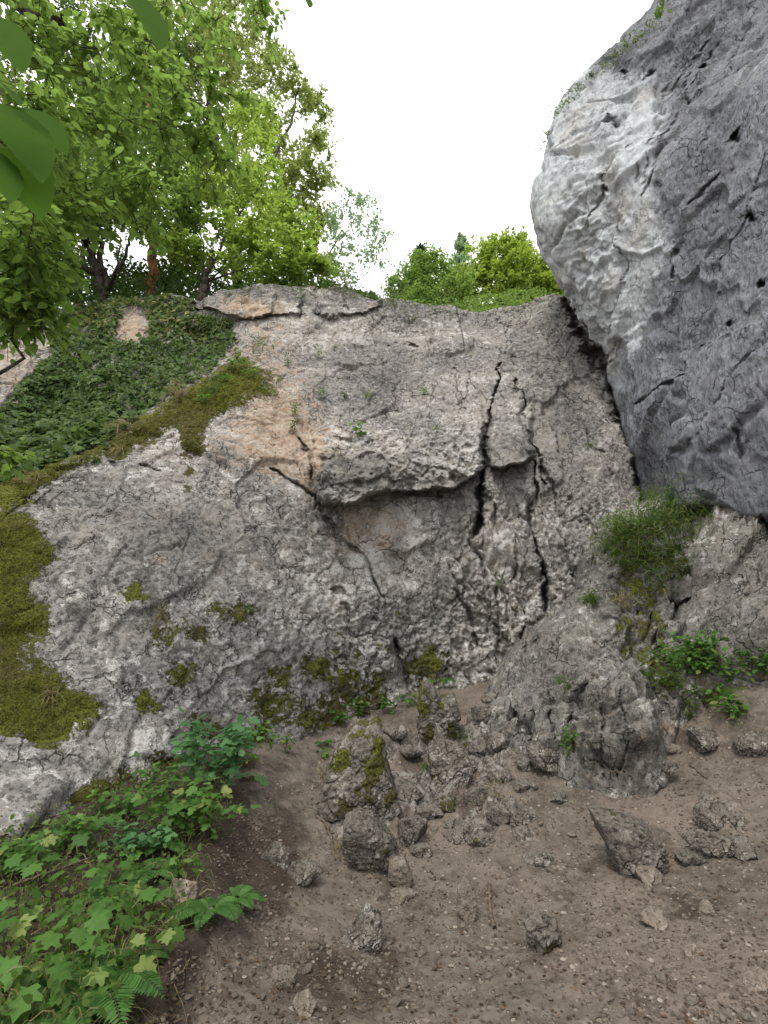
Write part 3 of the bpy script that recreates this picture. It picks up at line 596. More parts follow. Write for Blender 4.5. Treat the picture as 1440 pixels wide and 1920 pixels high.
for _k in range(12): _f += [(_k, _k+1, 13+_k+1), (_k, 13+_k+1, 13+_k), (_k, 26+_k+1, _k+1), (_k, 26+_k, 26+_k+1)]
TM['fine'] = (np.concatenate([_m, _l, _rr]), np.array(_f))
def place_leaves(pos, yd, nd, size, tm):
    T, F = TM[tm]; yd = nrm(yd); x = nrm(np.cross(yd, nd)); z = np.cross(x, yd)
    V = pos[:, None] + size[:, None, None]*(T[None, :, 0, None]*x[:, None] + T[None, :, 1, None]*yd[:, None] + T[None, :, 2, None]*z[:, None])
    Fn = F[None] + (np.arange(len(pos))*len(T))[:, None, None]
    return V.reshape(-1, 3), Fn.reshape(-1, 3), np.repeat(RNG.random(len(pos)), len(T))
class MB:
    def __init__(s): s.V = []; s.F3 = []; s.F4 = []; s.R = []; s.n = 0
    def add(s, V, F, R=None):
        F = np.asarray(F); (s.F3 if F.shape[1] == 3 else s.F4).append(F + s.n); s.V.append(V); s.R.append(np.full(len(V), RNG.random()) if R is None else R); s.n += len(V)
    def tube(s, pts, r0, r1, sides=5, jit=0):
        pts = np.asarray(pts, float); n = len(pts); t = nrm(np.gradient(pts, axis=0)); ref = np.array([.3, .2, .93]) if abs(t[0, 2]) < .8 else np.array([1., .1, 0])
        x = nrm(np.cross(t, ref)); y = np.cross(t, x); a = np.arange(sides)*2*math.pi/sides; r = np.linspace(r0, r1, n)
        rr = r[:, None]*(1+jit*RNG.normal(size=(n, sides)))
        V = pts[:, None] + rr[..., None]*(np.cos(a)[None, :, None]*x[:, None]+np.sin(a)[None, :, None]*y[:, None])
        i = np.arange((n-1)*sides); k = i//sides; c = i % sides; c2 = (c+1) % sides
        s.add(V.reshape(-1, 3), np.stack([k*sides+c, k*sides+c2, (k+1)*sides+c2, (k+1)*sides+c], 1))
    def build(s, name, mat, parent=None, base=None, smooth=True):
        F = ([np.concatenate(s.F3)] if s.F3 else []) + ([np.concatenate(s.F4)] if s.F4 else [])
        return mesh(name, np.concatenate(s.V), F, mat, dict(rnd=np.concatenate(s.R)), smooth, parent, base)
def curve(a, b, n=7, sag=0., wob=.06, up=0.):
    a = np.asarray(a, float); b = np.asarray(b, float); t = np.linspace(0, 1, n)[:, None]; L = np.linalg.norm(b-a)
    p = a+(b-a)*t; o = RNG.normal(size=3)*wob*L; p = p + np.sin(t*math.pi)*(o+np.array([0, 0, up*L-sag*L])) + np.sin(t*2*math.pi)*RNG.normal(size=3)*wob*.5*L
    return p
LEAFM = dict(
  hornbeam=leaf_mat('leaf_hornbeam', (.06, .12, .018), (.175, .265, .05), .6),
  bright=leaf_mat('leaf_bright_maple', (.10, .165, .02), (.225, .315, .05), .6),
  olive=leaf_mat('leaf_olive', (.095, .145, .03), (.20, .25, .06), .55, (.24, .25, .07)),
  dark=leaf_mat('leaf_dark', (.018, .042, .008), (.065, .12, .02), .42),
  mid=leaf_mat('leaf_mid', (.05, .10, .018), (.14, .215, .042), .55),
  ash=leaf_mat('leaf_ash', (.12, .19, .10), (.24, .33, .17), .5),
  yellow=leaf_mat('leaf_yellow_green', (.11, .185, .02), (.25, .33, .045), .55),
  ivy=leaf_mat('leaf_ivy', (.028, .058, .014), (.155, .235, .06), .3, (.28, .24, .08), .5),
  near=leaf_mat('leaf_near', (.05, .12, .012), (.085, .18, .018), .7, None, .9),
  herb=leaf_mat('leaf_herb', (.05, .125, .022), (.13, .25, .05), .35, (.26, .28, .08)),
  fern=leaf_mat('leaf_fern', (.05, .13, .028), (.115, .24, .055), .35),
  seed=leaf_mat('leaf_seedling', (.05, .13, .022), (.125, .25, .048), .35, (.26, .31, .09)),
  blue=leaf_mat('leaf_shade_green', (.06, .15, .055), (.13, .27, .10), .35),
  grass=leaf_mat('grass_green', (.05, .10, .02), (.14, .21, .05), .35, (.3, .25, .12)),
  dry=leaf_mat('grass_dry', (.16, .14, .06), (.34, .29, .15), .3, (.1, .16, .04)),
  needle=leaf_mat('needle_dark', (.03, .055, .03), (.075, .11, .055), .25),
  litter=leaf_mat('leaf_litter', (.045, .028, .018), (.15, .095, .055), .1))
def metres(px, Y, py):  # size in metres of px photograph pixels at distance Y
    p = P(720, py, Y); return px*((p[1])*cp + (p[2]-CAMZ)*sp_)/FPX
def tree(name, label, cat, trunk, r0, blobs, leaf='mid', tm='diamond', size=.09, per=30, cr=.35, twigs=4, droop=.25, bark='bark', group=None,
         flat=.6, dstretch=1.2, twig_tubes=False, stems=None):
    """trunk: list of (px,py,Y); blobs: (px,py,radius px,Y,number of leaf clusters)"""
    tp = np.array([P(*q) for q in trunk]); tp[0, 2] -= .35; base = tp[0]; wood = MB()
    tt = np.linspace(0, len(tp)-1, 5*len(tp)); tr = np.stack([np.interp(tt, np.arange(len(tp)), tp[:, k]) for k in range(3)], 1)
    tr[1:-1] += RNG.normal(size=(len(tr)-2, 3))*r0*.25
    wood.tube(tr, r0, r0*.35, 9, .05)
    nodes = [*tr[len(tr)//5:]]; nr = list(np.linspace(r0, r0*.35, len(tr))[len(tr)//5:])
    for st in (stems or []):
        sp = np.array([P(*q) for q in st[1]]); t2 = np.linspace(0, len(sp)-1, 4*len(sp)); s3 = np.stack([np.interp(t2, np.arange(len(sp)), sp[:, k]) for k in range(3)], 1)
        s3[1:] += RNG.normal(size=(len(s3)-1, 3))*st[0]*.4
        wood.tube(s3, st[0], st[0]*.35, 7, .05); nodes += [*s3[2:]]; nr += list(np.linspace(st[0], st[0]*.35, len(s3))[2:])
    cs = []
    for (bx, by, br, bY, n) in blobs:
        c = P(bx, by, bY); r = metres(br, bY, by); v = nrm(RNG.normal(size=(n, 3)))*RNG.random((n, 1))**.38
        cs.append(c + v*r*np.array([1, dstretch, 1]))
    cs = np.concatenate(cs); cs = cs[np.argsort(np.linalg.norm(cs-base, axis=1))]
    N = np.array(nodes); R = np.array(nr)
    for c in cs:
        d = np.linalg.norm(N-c, axis=1) + .35*np.maximum(0, N[:, 2]-c[2]); k = int(np.argmin(d))
        if d[k] < 1e-3: continue
        pts = curve(N[k], c, 5, .04, .07, .06); r = min(R[k]*.62, .012+.022*d[k]); r = max(r, .004)
        wood.tube(pts, r, max(r*.35, .003), 4); N = np.concatenate([N, pts[2:]]); R = np.concatenate([R, np.linspace(r, r*.4, 5)[2:]])
    n = len(cs); m = max(2, per//twigs)
    axis_ = nrm(RNG.normal(size=(n, twigs, 3))*np.array([1, 1, flat])); L = cr*RNG.uniform(.6, 1.25, (n, twigs, 1))
    t = (np.arange(m)+.6)/m
    pos = cs[:, None, None] + axis_[:, :, None]*L[..., None]*t[None, None, :, None]; pos = pos + np.array([0, 0, -1.])*(droop*L[..., None]*t[None, None, :, None]**2)
    side = nrm(np.cross(axis_, np.array([0, 0, 1.])+RNG.normal(size=axis_.shape)*.2)); sg = np.where(np.arange(m) % 2 == 0, 1., -1.)[None, None, :, None]
    yd = axis_[:, :, None]*.6 + side[:, :, None]*sg*.8 + np.array([0, 0, -droop*1.6]) + RNG.normal(size=pos.shape)*.25
    nd = np.array([0, 0, 1.]) + RNG.normal(size=pos.shape)*.45
    pos = pos + RNG.normal(size=pos.shape)*cr*.07
    sz = size*RNG.uniform(.65, 1.25, pos.shape[:3])
    V, F, Rr = place_leaves(pos.reshape(-1, 3), yd.reshape(-1, 3), nd.reshape(-1, 3), sz.ravel(), tm)
    if twig_tubes:
        for i in range(n):
            for j in range(twigs):
                e = cs[i]+axis_[i, j]*L[i, j]; mid = (cs[i]+e)/2 - np.array([0, 0, droop*L[i, j, 0]*.25]); wood.tube([cs[i], mid, e-np.array([0, 0, droop*L[i, j, 0]])], .0035, .0015, 3)
    e = thing(name, label, cat, base, group)
    wood.build('trunk', M[bark], e, base); mesh('crown', V, F, LEAFM[leaf], dict(rnd=Rr), True, e, base)
    return e
TB = 'trees standing along the top of the cliff'
tree('field_maple', 'tall olive green lacy tree behind the rim, reaching farthest right into the sky', 'tree', [(455,560,12.5),(430,400,12.5),(395,200,12.5),(370,60,12.5),(350,-60,12.5)], .16,
  [(345,60,70,12.5,34),(420,40,70,12.5,34),(470,140,55,12.5,26),(535,150,38,12.5,18),(595,190,30,12.5,14),(570,175,30,12.5,10),(400,150,80,12.5,30),(510,250,50,12.5,24),(592,275,36,12.5,18),(570,350,52,12.5,28),(520,400,60,12.5,24),(450,300,70,12.5,26),(606,330,22,12.5,9),
   (380,250,70,12.5,22),(300,120,80,12.5,26),(480,15,26,12.5,8),(340,-60,120,12.5,30),(600,420,28,12.5,12),(560,470,40,12.5,14),(470,60,50,12.5,26),(400,90,80,12.5,40),(530,330,60,12.5,26),(480,200,50,12.5,20),(330,60,80,12.5,30),(620,480,20,12.5,6)], 'olive', 'lobed', .105, 40, .36, 5, .1, group=TB, stems=[(.07,[(430,400,12.5),(500,330,12.5),(545,230,12.5),(560,170,12.5)]),(.07,[(450,470,12.5),(530,380,12.5),(560,330,12.5)]),(.09,[(400,230,12.5),(340,170,12.5),(300,80,12.5)])])
tree('rim_maple', 'bright yellow green young maple fanning out from a dark root stump at the cliff rim', 'tree', [(372,562,9.35),(382,535,9.3),(388,520,9.3),(400,470,9.1)], .12,
  [(440,470,60,9.2,30),(510,460,62,9.2,36),(575,490,38,9.2,22),(480,380,66,9.4,34),(400,410,66,9.3,30),(560,430,46,9.3,20),(345,470,30,9.2,9),(470,300,55,9.6,22),(425,335,60,9.6,24),(600,515,24,9.2,8),(515,505,36,9.0,18),(330,470,34,9.1,8),(455,250,40,9.8,10),(490,225,30,9.8,7)],
  'bright', 'lobed', .095, 40, .33, 5, .12, group=TB, stems=[(.03,[(384,530,9.3),(430,430,9.2),(500,330,9.4)]),(.03,[(384,530,9.3),(380,460,9.2),(370,400,9.2)]),(.025,[(384,530,9.3),(450,505,9.1),(540,490,9.1)]),(.025,[(384,530,9.3),(425,500,9.0),(470,450,9.0)]),(.022,[(384,530,9.3),(360,500,9.1),(340,450,9.1)])], flat=.4)
tree('leaning_tree', 'dark forked tree leaning left above the ivy bank, its several stems meeting low down', 'tree', [(200,562,9.5),(185,510,9.5),(165,460,9.4),(130,400,8.5),(110,300,8.4)], .13,
  [(60,430,80,8.2,44),(130,345,85,8.4,52),(225,380,60,8.6,34),(250,310,80,9.5,44),(60,310,90,8.2,46),(320,400,48,8.9,24),(180,250,80,9.5,36),(330,280,60,9.0,26),(20,520,60,8.0,24),(100,235,90,8.6,26),(320,330,50,8.9,16),(-60,400,110,8.0,34),(90,500,40,8.3,12)],
  'mid', 'ovate', .115, 46, .38, 5, .2, group=TB, stems=[(.08,[(200,545,9.5),(190,480,9.5),(180,430,9.5),(120,340,9.4)]),(.05,[(205,540,9.5),(235,480,9.5),(240,450,9.5),(270,380,9.5)]),(.09,[(190,520,9.5),(130,495,9.5),(60,480,8.6)]),(.04,[(205,540,9.5),(220,500,8.9),(226,450,8.9)])])
tree('pine_trunk_tree', 'straight orange brown trunk standing alone behind the ivy left of the rim maple', 'tree', [(288,556,10),(287,500,10),(285,440,10),(283,360,10),(280,250,10),(276,100,10)], .13,
  [(270,220,70,10.4,22),(200,160,80,10.4,22),(300,60,90,10.6,26),(250,-60,120,10.5,26)], 'mid', 'diamond', .09, 40, .4, 5, .2, bark='bark_pine', group=TB)
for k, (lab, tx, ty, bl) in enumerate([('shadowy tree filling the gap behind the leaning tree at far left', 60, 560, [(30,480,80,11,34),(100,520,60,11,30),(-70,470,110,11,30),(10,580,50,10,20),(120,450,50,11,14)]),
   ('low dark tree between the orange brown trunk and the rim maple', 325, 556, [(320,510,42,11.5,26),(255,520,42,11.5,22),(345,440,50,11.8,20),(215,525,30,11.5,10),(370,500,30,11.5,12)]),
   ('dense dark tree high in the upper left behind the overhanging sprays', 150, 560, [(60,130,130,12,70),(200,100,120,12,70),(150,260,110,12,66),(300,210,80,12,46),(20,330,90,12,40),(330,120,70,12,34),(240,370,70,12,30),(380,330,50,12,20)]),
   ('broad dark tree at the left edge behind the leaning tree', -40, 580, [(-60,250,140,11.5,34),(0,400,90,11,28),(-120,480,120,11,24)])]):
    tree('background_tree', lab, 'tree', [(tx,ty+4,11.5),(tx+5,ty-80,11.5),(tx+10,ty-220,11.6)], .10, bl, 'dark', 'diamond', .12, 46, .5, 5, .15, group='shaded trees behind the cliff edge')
tree('ash_sapling', 'thin pale blue green ash sapling leaning out against the white sky', 'tree', [(594,548,10.5),(605,510,10.5),(620,470,10.5),(640,440,10.5)], .035,
  [(650,395,34,10.5,14),(690,420,34,10.5,13),(700,475,22,10.5,8),(640,450,26,10.5,9),(678,365,18,10.5,6),(655,500,26,10.5,6),(620,500,22,10.5,6),(715,440,14,10.5,4),(625,410,20,10.5,5)], 'ash', 'ovate', .085, 26, .26, 4, .2, bark='twig', group=TB)
tree('rim_bush', 'rounded fresh green bush on the rim left of the yellow green tree', 'bush', [(806,584,10.8),(806,560,10.8),(806,530,10.8)], .05,
  [(800,518,42,10.8,60),(762,541,32,10.8,36),(848,540,38,10.8,44),(825,505,30,10.8,22),(738,540,18,10.8,9),(865,560,24,10.8,16),(806,560,36,10.6,30),(770,562,22,10.4,16)], 'hornbeam', 'ovate', .075, 40, .27, 5, .1, group=TB,
  stems=[(.03,[(806,580,10.8),(830,555,10.8),(850,525,10.8)]),(.03,[(806,580,10.8),(780,555,10.8),(765,530,10.8)])])
tree('yellow_green_tree', 'yellow green tree on the rim tucked against the overhanging wall', 'tree', [(935,580,12.5),(937,550,12.5),(940,500,12.5),(945,470,12.5)], .08,
  [(905,495,38,12.5,40),(955,480,38,12.5,42),(1000,512,36,12.5,38),(940,530,46,12.5,46),(885,535,34,12.5,26),(1030,535,24,12.5,20),(990,550,40,12.5,26),(930,562,40,12.5,26),(990,470,20,12.5,7),(925,465,20,12.5,8),(1050,550,20,12.5,8)], 'yellow', 'lobed', .095, 40, .30, 5, .1, group=TB,
  stems=[(.05,[(936,560,12.5),(975,520,12.5),(1000,500,12.5)]),(.05,[(936,560,12.5),(900,520,12.5),(890,490,12.5)])])
def conifer(name, label, px, py0, py1, Y, wpx, tiers, mat='needle'):
    b0, b1 = P(px, py0, Y), P(px, py1, Y); wood = MB(); wood.tube(curve(b0, b1, 6, 0, .005), .09, .01, 6); pos, yd, nd = [], [], []; H = b1[2]-b0[2]; wr = metres(wpx, Y, py0)
    for k in range(tiers):
        f = (k+.5)/tiers
        for j in range(7):
            a = RNG.random()*6.28; L = wr*(1.05-f)*RNG.uniform(.7, 1.1); d = np.array([math.cos(a), math.sin(a), .1 if f < .7 else .6]); s = b0+(b1-b0)*f
            wood.tube([s, s+d*L*.5, s+d*L-np.array([0, 0, .1*L])], .012, .004, 3)
            q = RNG.random(26)[:, None]; p = s+d*L*q-np.array([0, 0, .1*L])*q*q; pos.append(p+RNG.normal(size=p.shape)*.04); yd.append(d+RNG.normal(size=p.shape)*.7); nd.append(np.array([0, 0, 1.])+RNG.normal(size=p.shape)*.6)
    V, F, R = place_leaves(np.concatenate(pos), np.concatenate(yd), np.concatenate(nd), RNG.uniform(.10, .2, 26*7*tiers), 'diamond')
    e = thing(name, label, 'tree', b0, TB); wood.build('trunk', M['bark'], e, b0); mesh('crown', V, F, LEAFM[mat], dict(rnd=R), True, e, b0)
conifer('spruce_tree', 'pale slender conifer tip rising just left of the yellow green tree', 866, 590, 444, 17, 60, 16, 'ash')
conifer('spruce_tree', 'thin conifer tip rising behind the right half of the yellow green tree', 978, 590, 440, 17, 34, 20, 'ash')
conifer('pine_tree', 'dark green pine top showing behind the rounded rim bush', 788, 590, 468, 15, 52, 16)

# overhanging hornbeam whose sprays hang into the picture from the upper left; its trunk stands left of the view
NEAR = [(90,110,120,2.9,22),(230,150,90,3.1,15),(330,215,64,3.1,10),(200,290,85,3.1,17),(70,250,105,2.7,19),(255,365,52,3.0,9),(290,60,70,3.3,8),(410,185,30,3.2,4),(130,400,55,2.9,8),(40,420,70,2.6,10),
        (475,20,36,3.6,5),(380,20,50,3.6,5),(30,540,50,2.9,11),(80,575,36,3.0,6),(20,600,40,3.0,7),(110,500,34,3.2,5),(180,50,110,2.6,12),(-60,300,140,2.6,20),(380,290,36,3.3,4),(30,0,120,2.6,12),(20,850,26,2.6,2)]
tree('overhanging_hornbeam', 'leafy hornbeam sprays hanging into the upper left corner close to the viewer', 'tree', [(-900,1500,2.4),(-880,900,2.4),(-800,300,2.5),(-500,-100,2.7),(-150,-60,2.8),(120,40,2.9)], .14,
  NEAR, 'hornbeam', 'ovate', .08, 36, .24, 4, .35, twig_tubes=True, flat=.45, dstretch=1.5)
mb = MB(); bs = P(-60, 60, .62)
NL = [((-60,110),(45,178),.62),((5,195),(82,320),.6),((30,200),(124,270),.64),((-40,262),(28,364),.58),((18,275),(78,392),.62),((222,-42),(310,70),.6),((-30,20),(42,112),.66),((555,-28),(585,4),1.4)]
T_, Fq = TM['ovate']
for (a, b2, Y) in NL:
    p0, p1 = P(*a, Y), P(*b2, Y*.97); L = np.linalg.norm(p1-p0); V, F, R = place_leaves(p0[None], (p1-p0)[None], np.array([[.2, -.5+RNG.normal()*.3, .7]]), np.array([L]), 'fine'); mb.add(V, F, R)
tw = MB()
for (a, b2, Y) in NL[:10]: tw.tube(curve(P(-200, -120, .7), P(*a, Y), 5, .05, .05), .0022, .0012, 4)
e = thing('hornbeam_twig', 'large blurred hornbeam leaves very close to the viewer in the top left corner', 'twig', bs)
tw.build('stem', M['twig'], e, bs); mb.build('leaves', LEAFM['near'], e, bs)
e = thing('maple_twig', 'small cluster of dark maple leaves at the top edge before the overhanging wall', 'twig', P(1300, -60, 5.2)); mb = MB(); tw = MB(); bs = P(1300, -60, 5.2)
tw.tube(curve(bs, P(1240, 5, 5.1), 6, .0, .03), .008, .003, 4)
k = 26; pos = P(RNG.uniform(1222, 1262, k), RNG.uniform(-25, 26, k), 5.1+RNG.random(k)*.2)
V, F, R = place_leaves(pos, RNG.normal(size=(k, 3))*.5+np.array([-.2, 0, -.8]), RNG.normal(size=(k, 3))+np.array([0, -.5, 1]), RNG.uniform(.07, .13, k), 'maple'); mb.add(V, F, R)
tw.build('stem', M['twig'], e, bs); mb.build('leaves', LEAFM['mid'], e, bs)

# ------------------------------------------------------------------ ground cover and ivy (uncountable)
def scatter(poly, n, objs, seed=1):
    r = np.random.default_rng(seed); a = np.array(poly, float); lo, hi = a.min(0), a.max(0); out = []
    x = r.uniform(lo[0], hi[0], n*3); y = r.uniform(lo[1], hi[1], n*3); ok = sdpoly(x, y, poly) > 0; x, y = x[ok][:n], y[ok][:n]
    for i in range(len(x)):
        h = cast(x[i], y[i], objs)
        if h: out.append((*h[1], *h[2], x[i], y[i]))
    return np.array(out)
IVY = [(-260,640),(-60,700),(20,730),(60,700),(100,650),(95,612),(150,575),(210,556),(300,552),(365,562),(372,590),(430,600),(445,640),(405,690),(300,752),(200,830),(60,882),(-60,930),(-260,960)]
S = scatter(IVY, 26000, (cliff,), 2); nz = fbm(S[:, :3]*1.8, 4, .6); hole = np.hypot((S[:, 6]-247)/30, (S[:, 7]-618)/36) > 1+nz
hole &= np.hypot((S[:, 6]-36)/56, (S[:, 7]-645)/48) > 1+1.2*nz; hole &= np.hypot((S[:, 6]-5)/38, (S[:, 7]-735)/36) > 1+1.2*nz; hole &= ((nz > -.32) | (S[:, 7] > 700)); S = S[hole]; nz = nz[hole]
n_ = S[:, 3:6]; n_ = nrm(n_+np.array([0, -.3, .2])); lift = .02+.34*np.clip(fbm(S[:, :3]*1.5+8, 4, .55)+.25, 0, 1)[:, None]*sst(0, 34, sdpoly(S[:, 6], S[:, 7], IVY))[:, None]+(.10*np.clip(nz+.4, 0, 1)[:, None])*RNG.random((len(S), 1))*1.4
V, F, R = place_leaves(S[:, :3]+n_*lift, RNG.normal(size=(len(S), 3))*.6+np.array([.1, -.1, -.8]), n_+RNG.normal(size=n_.shape)*.45+np.array([0, 0, .35]), (.04+.09*RNG.random(len(S))**1.5)*(1+.5*sst(740, 820, S[:, 7])), 'lobed')
R = np.clip(R*.8 + .35*sst(720, 560, np.repeat(S[:, 7], len(TM['lobed'][0])))*R, 0, 1)
struct(mesh('ivy', V, F, LEAFM['ivy'], dict(rnd=R)), 'dark green ivy carpet covering the bank left of the mossy edge', 'stuff')
# shaded growth on the plateau behind the rim
k = 17000; ux = RNG.uniform(-300, 705, k); uY = RNG.uniform(9.4, 12.5, k); top = np.interp(ux, [-300,60,200,330,420,600,700], [470,500,515,500,520,520,550])
uy = 566-(RNG.random(k)**1.3)*(566-top)*(.65+.5*fbm(np.stack([ux*.02, uY, ux*0], 1), 3)+.2); pu = P(ux, uy, uY)
V, F, R = place_leaves(pu, RNG.normal(size=(k, 3)), RNG.normal(size=(k, 3))*.7+np.array([0, -.3, 1]), RNG.uniform(.06, .13, k), 'diamond')
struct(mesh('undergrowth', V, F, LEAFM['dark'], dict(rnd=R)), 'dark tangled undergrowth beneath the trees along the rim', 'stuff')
k = 5000; ux = RNG.uniform(690, 1075, k); uY = RNG.uniform(9.5, 11.5, k); uy = 590-(RNG.random(k)**1.5)*np.interp(ux, [690,760,870,1000,1075], [34,30,34,50,34]); pu = P(ux, uy, uY)
V, F, R = place_leaves(pu, RNG.normal(size=(k, 3)), RNG.normal(size=(k, 3))*.7+np.array([0, -.3, 1]), RNG.uniform(.05, .09, k), 'ovate')
struct(mesh('rim_growth', V, F, LEAFM['hornbeam'], dict(rnd=R)), 'low green growth along the middle of the rim', 'stuff')
def grass(n, pts, nr_, h, spread, lean=None, w=.0028, seg=4):
    """n blades over the points pts"""
    k = RNG.integers(0, len(pts), n); p0 = pts[k]+RNG.normal(size=(n, 3))*spread; d = nrm(nr_[k]*.4+np.array([0, 0, .8])+RNG.normal(size=(n, 3))*.55 + (0 if lean is None else np.array(lean)))
    w = max(w, .00085*float(np.linalg.norm(p0.mean(0)-np.array([0, 0, CAMZ])))); H = h*RNG.uniform(.45, 1.2, n)[:, None]; side = nrm(np.cross(d, RNG.normal(size=(n, 3)))); t = np.linspace(0, 1, seg); V = []
    for q in t:
        c = p0+d*H*q-np.array([0, 0, 1.])*H*.75*q*q*RNG.uniform(.6, 1.2, (n, 1))**0; ww = w*(1-q*.9); V += [c-side*ww, c+side*ww]
    V = np.stack(V, 1); F = np.array([(2*i, 2*i+1, 2*i+3, 2*i+2) for i in range(seg-1)]); F = F[None]+(np.arange(n)*2*seg)[:, None, None]
    return V.reshape(-1, 3), F.reshape(-1, 4), np.repeat(RNG.random(n), 2*seg)
def moss_fuzz(name, label, poly, n, objs, mat, h, seed):
    S = scatter(poly, n, objs, seed); V, F, R = grass(n*3, S[:, :3], S[:, 3:6], h, .012, w=.0022, seg=3); return struct(mesh(name, V, F, mat, dict(rnd=R)), label, 'stuff')
LEAFM['moss'] = leaf_mat('moss_tips', (.08, .085, .016), (.22, .235, .045), .3, (.11, .09, .03))
moss_fuzz('moss', 'thick olive moss cushion down the left edge of the grey slab', [(0,980),(60,985),(85,1020),(105,1045),(50,1085),(85,1150),(45,1215),(100,1260),(170,1310),(130,1375),(60,1390),(0,1350)], 5000, (cliff,), LEAFM['moss'], .022, 5)
moss_fuzz('moss', 'moss and short grass along the slanting crest of the left slab', [(20,905),(150,858),(250,798),(330,750),(440,680),(490,710),(500,735),(430,765),(385,800),(375,850),(345,840),(330,800),(260,832),(120,885),(40,935)], 5000, (cliff,), LEAFM['moss'], .05, 6)
# dense low leaves on the bank at lower left
UG = [(-60,1590),(0,1572),(100,1540),(190,1495),(290,1440),(400,1405),(470,1420),(430,1520),(390,1600),(370,1680),(330,1780),(250,1870),(200,1990),(-60,1990)]
S = scatter(UG, 2300, None, 8)
up_ = RNG.random((len(S), 1))*.13; V, F, R = place_leaves(S[:, :3]+np.array([0, 0, 1.])*up_+RNG.normal(size=(len(S), 3))*.02, RNG.normal(size=(len(S), 3))+np.array([0, -.3, -.2]), np.array([0, -.2, 1.])+RNG.normal(size=(len(S), 3))*.4, RNG.uniform(.015, .045, len(S)), 'ovate')
struct(mesh('ground_cover', V, F, LEAFM['mid'], dict(rnd=R)), 'mixed low green leaves covering the bank at lower left', 'stuff')
V, F, R = grass(2600, S[:, :3], S[:, 3:6], .17, .04, lean=(.2, -.3, -.3), w=.0014); struct(mesh('dry_grass', V, F, LEAFM['dry'], dict(rnd=R)), 'thin dry grass stalks matted between the plants at lower left', 'stuff')
GR = [(560,1400),(700,1380),(850,1310),(950,1400),(1100,1470),(1250,1440),(1440,1360),(1500,1990),(250,1990),(380,1650),(460,1480)]
S = scatter(GR, 15000, (ground,), 9); S = S[fbm(S[:, :3]*1.6+14, 4, .6)+RNG.normal(size=len(S))*.12 > .0]; ico_t = (1+5**.5)/2
IV = nrm(np.array([(-1,ico_t,0),(1,ico_t,0),(-1,-ico_t,0),(1,-ico_t,0),(0,-1,ico_t),(0,1,ico_t),(0,-1,-ico_t),(0,1,-ico_t),(ico_t,0,-1),(ico_t,0,1),(-ico_t,0,-1),(-ico_t,0,1)]))
IF = np.array([(0,11,5),(0,5,1),(0,1,7),(0,7,10),(0,10,11),(1,5,9),(5,11,4),(11,10,2),(10,7,6),(7,1,8),(3,9,4),(3,4,2),(3,2,6),(3,6,8),(3,8,9),(4,9,5),(2,4,11),(6,2,10),(8,6,7),(9,8,1)])
k = len(S); rs = .0035+.011*RNG.random(k)**4+.003*RNG.random(k); sc_ = RNG.uniform(.6, 1.3, (k, 1, 3))*np.array([1, 1, .65]); jt = 1+RNG.normal(size=(k, 12, 1))*.16
V = S[:, None, :3]+IV[None]*sc_*jt*rs[:, None, None]; F = IF[None]+(np.arange(k)*12)[:, None, None]
m, t, out = newmat('gravel'); b = NB(t); col = b.ramp(b.attr('rnd'), [(0, (.09, .073, .058)), (.5, (.165, .138, .11)), (.85, (.24, .205, .165)), (1, (.36, .32, .265))])
b.link(b.bsdf(b.mix(b.noise(90, 4, .7), b.mix(.5, col, (.08, .065, .05)), col), .95, None, .1), out.inputs[0])
struct(mesh('gravel', V.reshape(-1, 3), F.reshape(-1, 3), m, dict(rnd=np.repeat(RNG.random(k)**1.4, 12)), False), 'small limestone gravel strewn over the trodden earth', 'stuff')
S = scatter(GR, 2600, (ground,), 10); V, F, R = place_leaves(S[:, :3]+np.array([0, 0, .006]), RNG.normal(size=(len(S), 3))*np.array([1, 1, .15]), np.array([0, 0, 1.])+RNG.normal(size=(len(S), 3))*.3, RNG.uniform(.01, .03, len(S)), 'diamond')
struct(mesh('leaf_litter', V, F, LEAFM['litter'], dict(rnd=R)), 'scraps of brown leaf litter on the path', 'stuff')
S = scatter([(-60,1660),(180,1540),(330,1450),(460,1480),(520,1540),(470,1800),(560,1990),(-60,1990)], 1600, (ground,), 11)
V, F, R = grass(1600, S[:, :3], S[:, 3:6], .06, .02, lean=(0, 0, -.6), w=.0012, seg=3); struct(mesh('root_fibres', V, F, LEAFM['litter'], dict(rnd=R)), 'fine brown roots and needles on the worn bank', 'stuff')
TM['ovate_n'] = (TM['ovate'][0]*np.array([.55, 1, 1]), TM['ovate'][1])
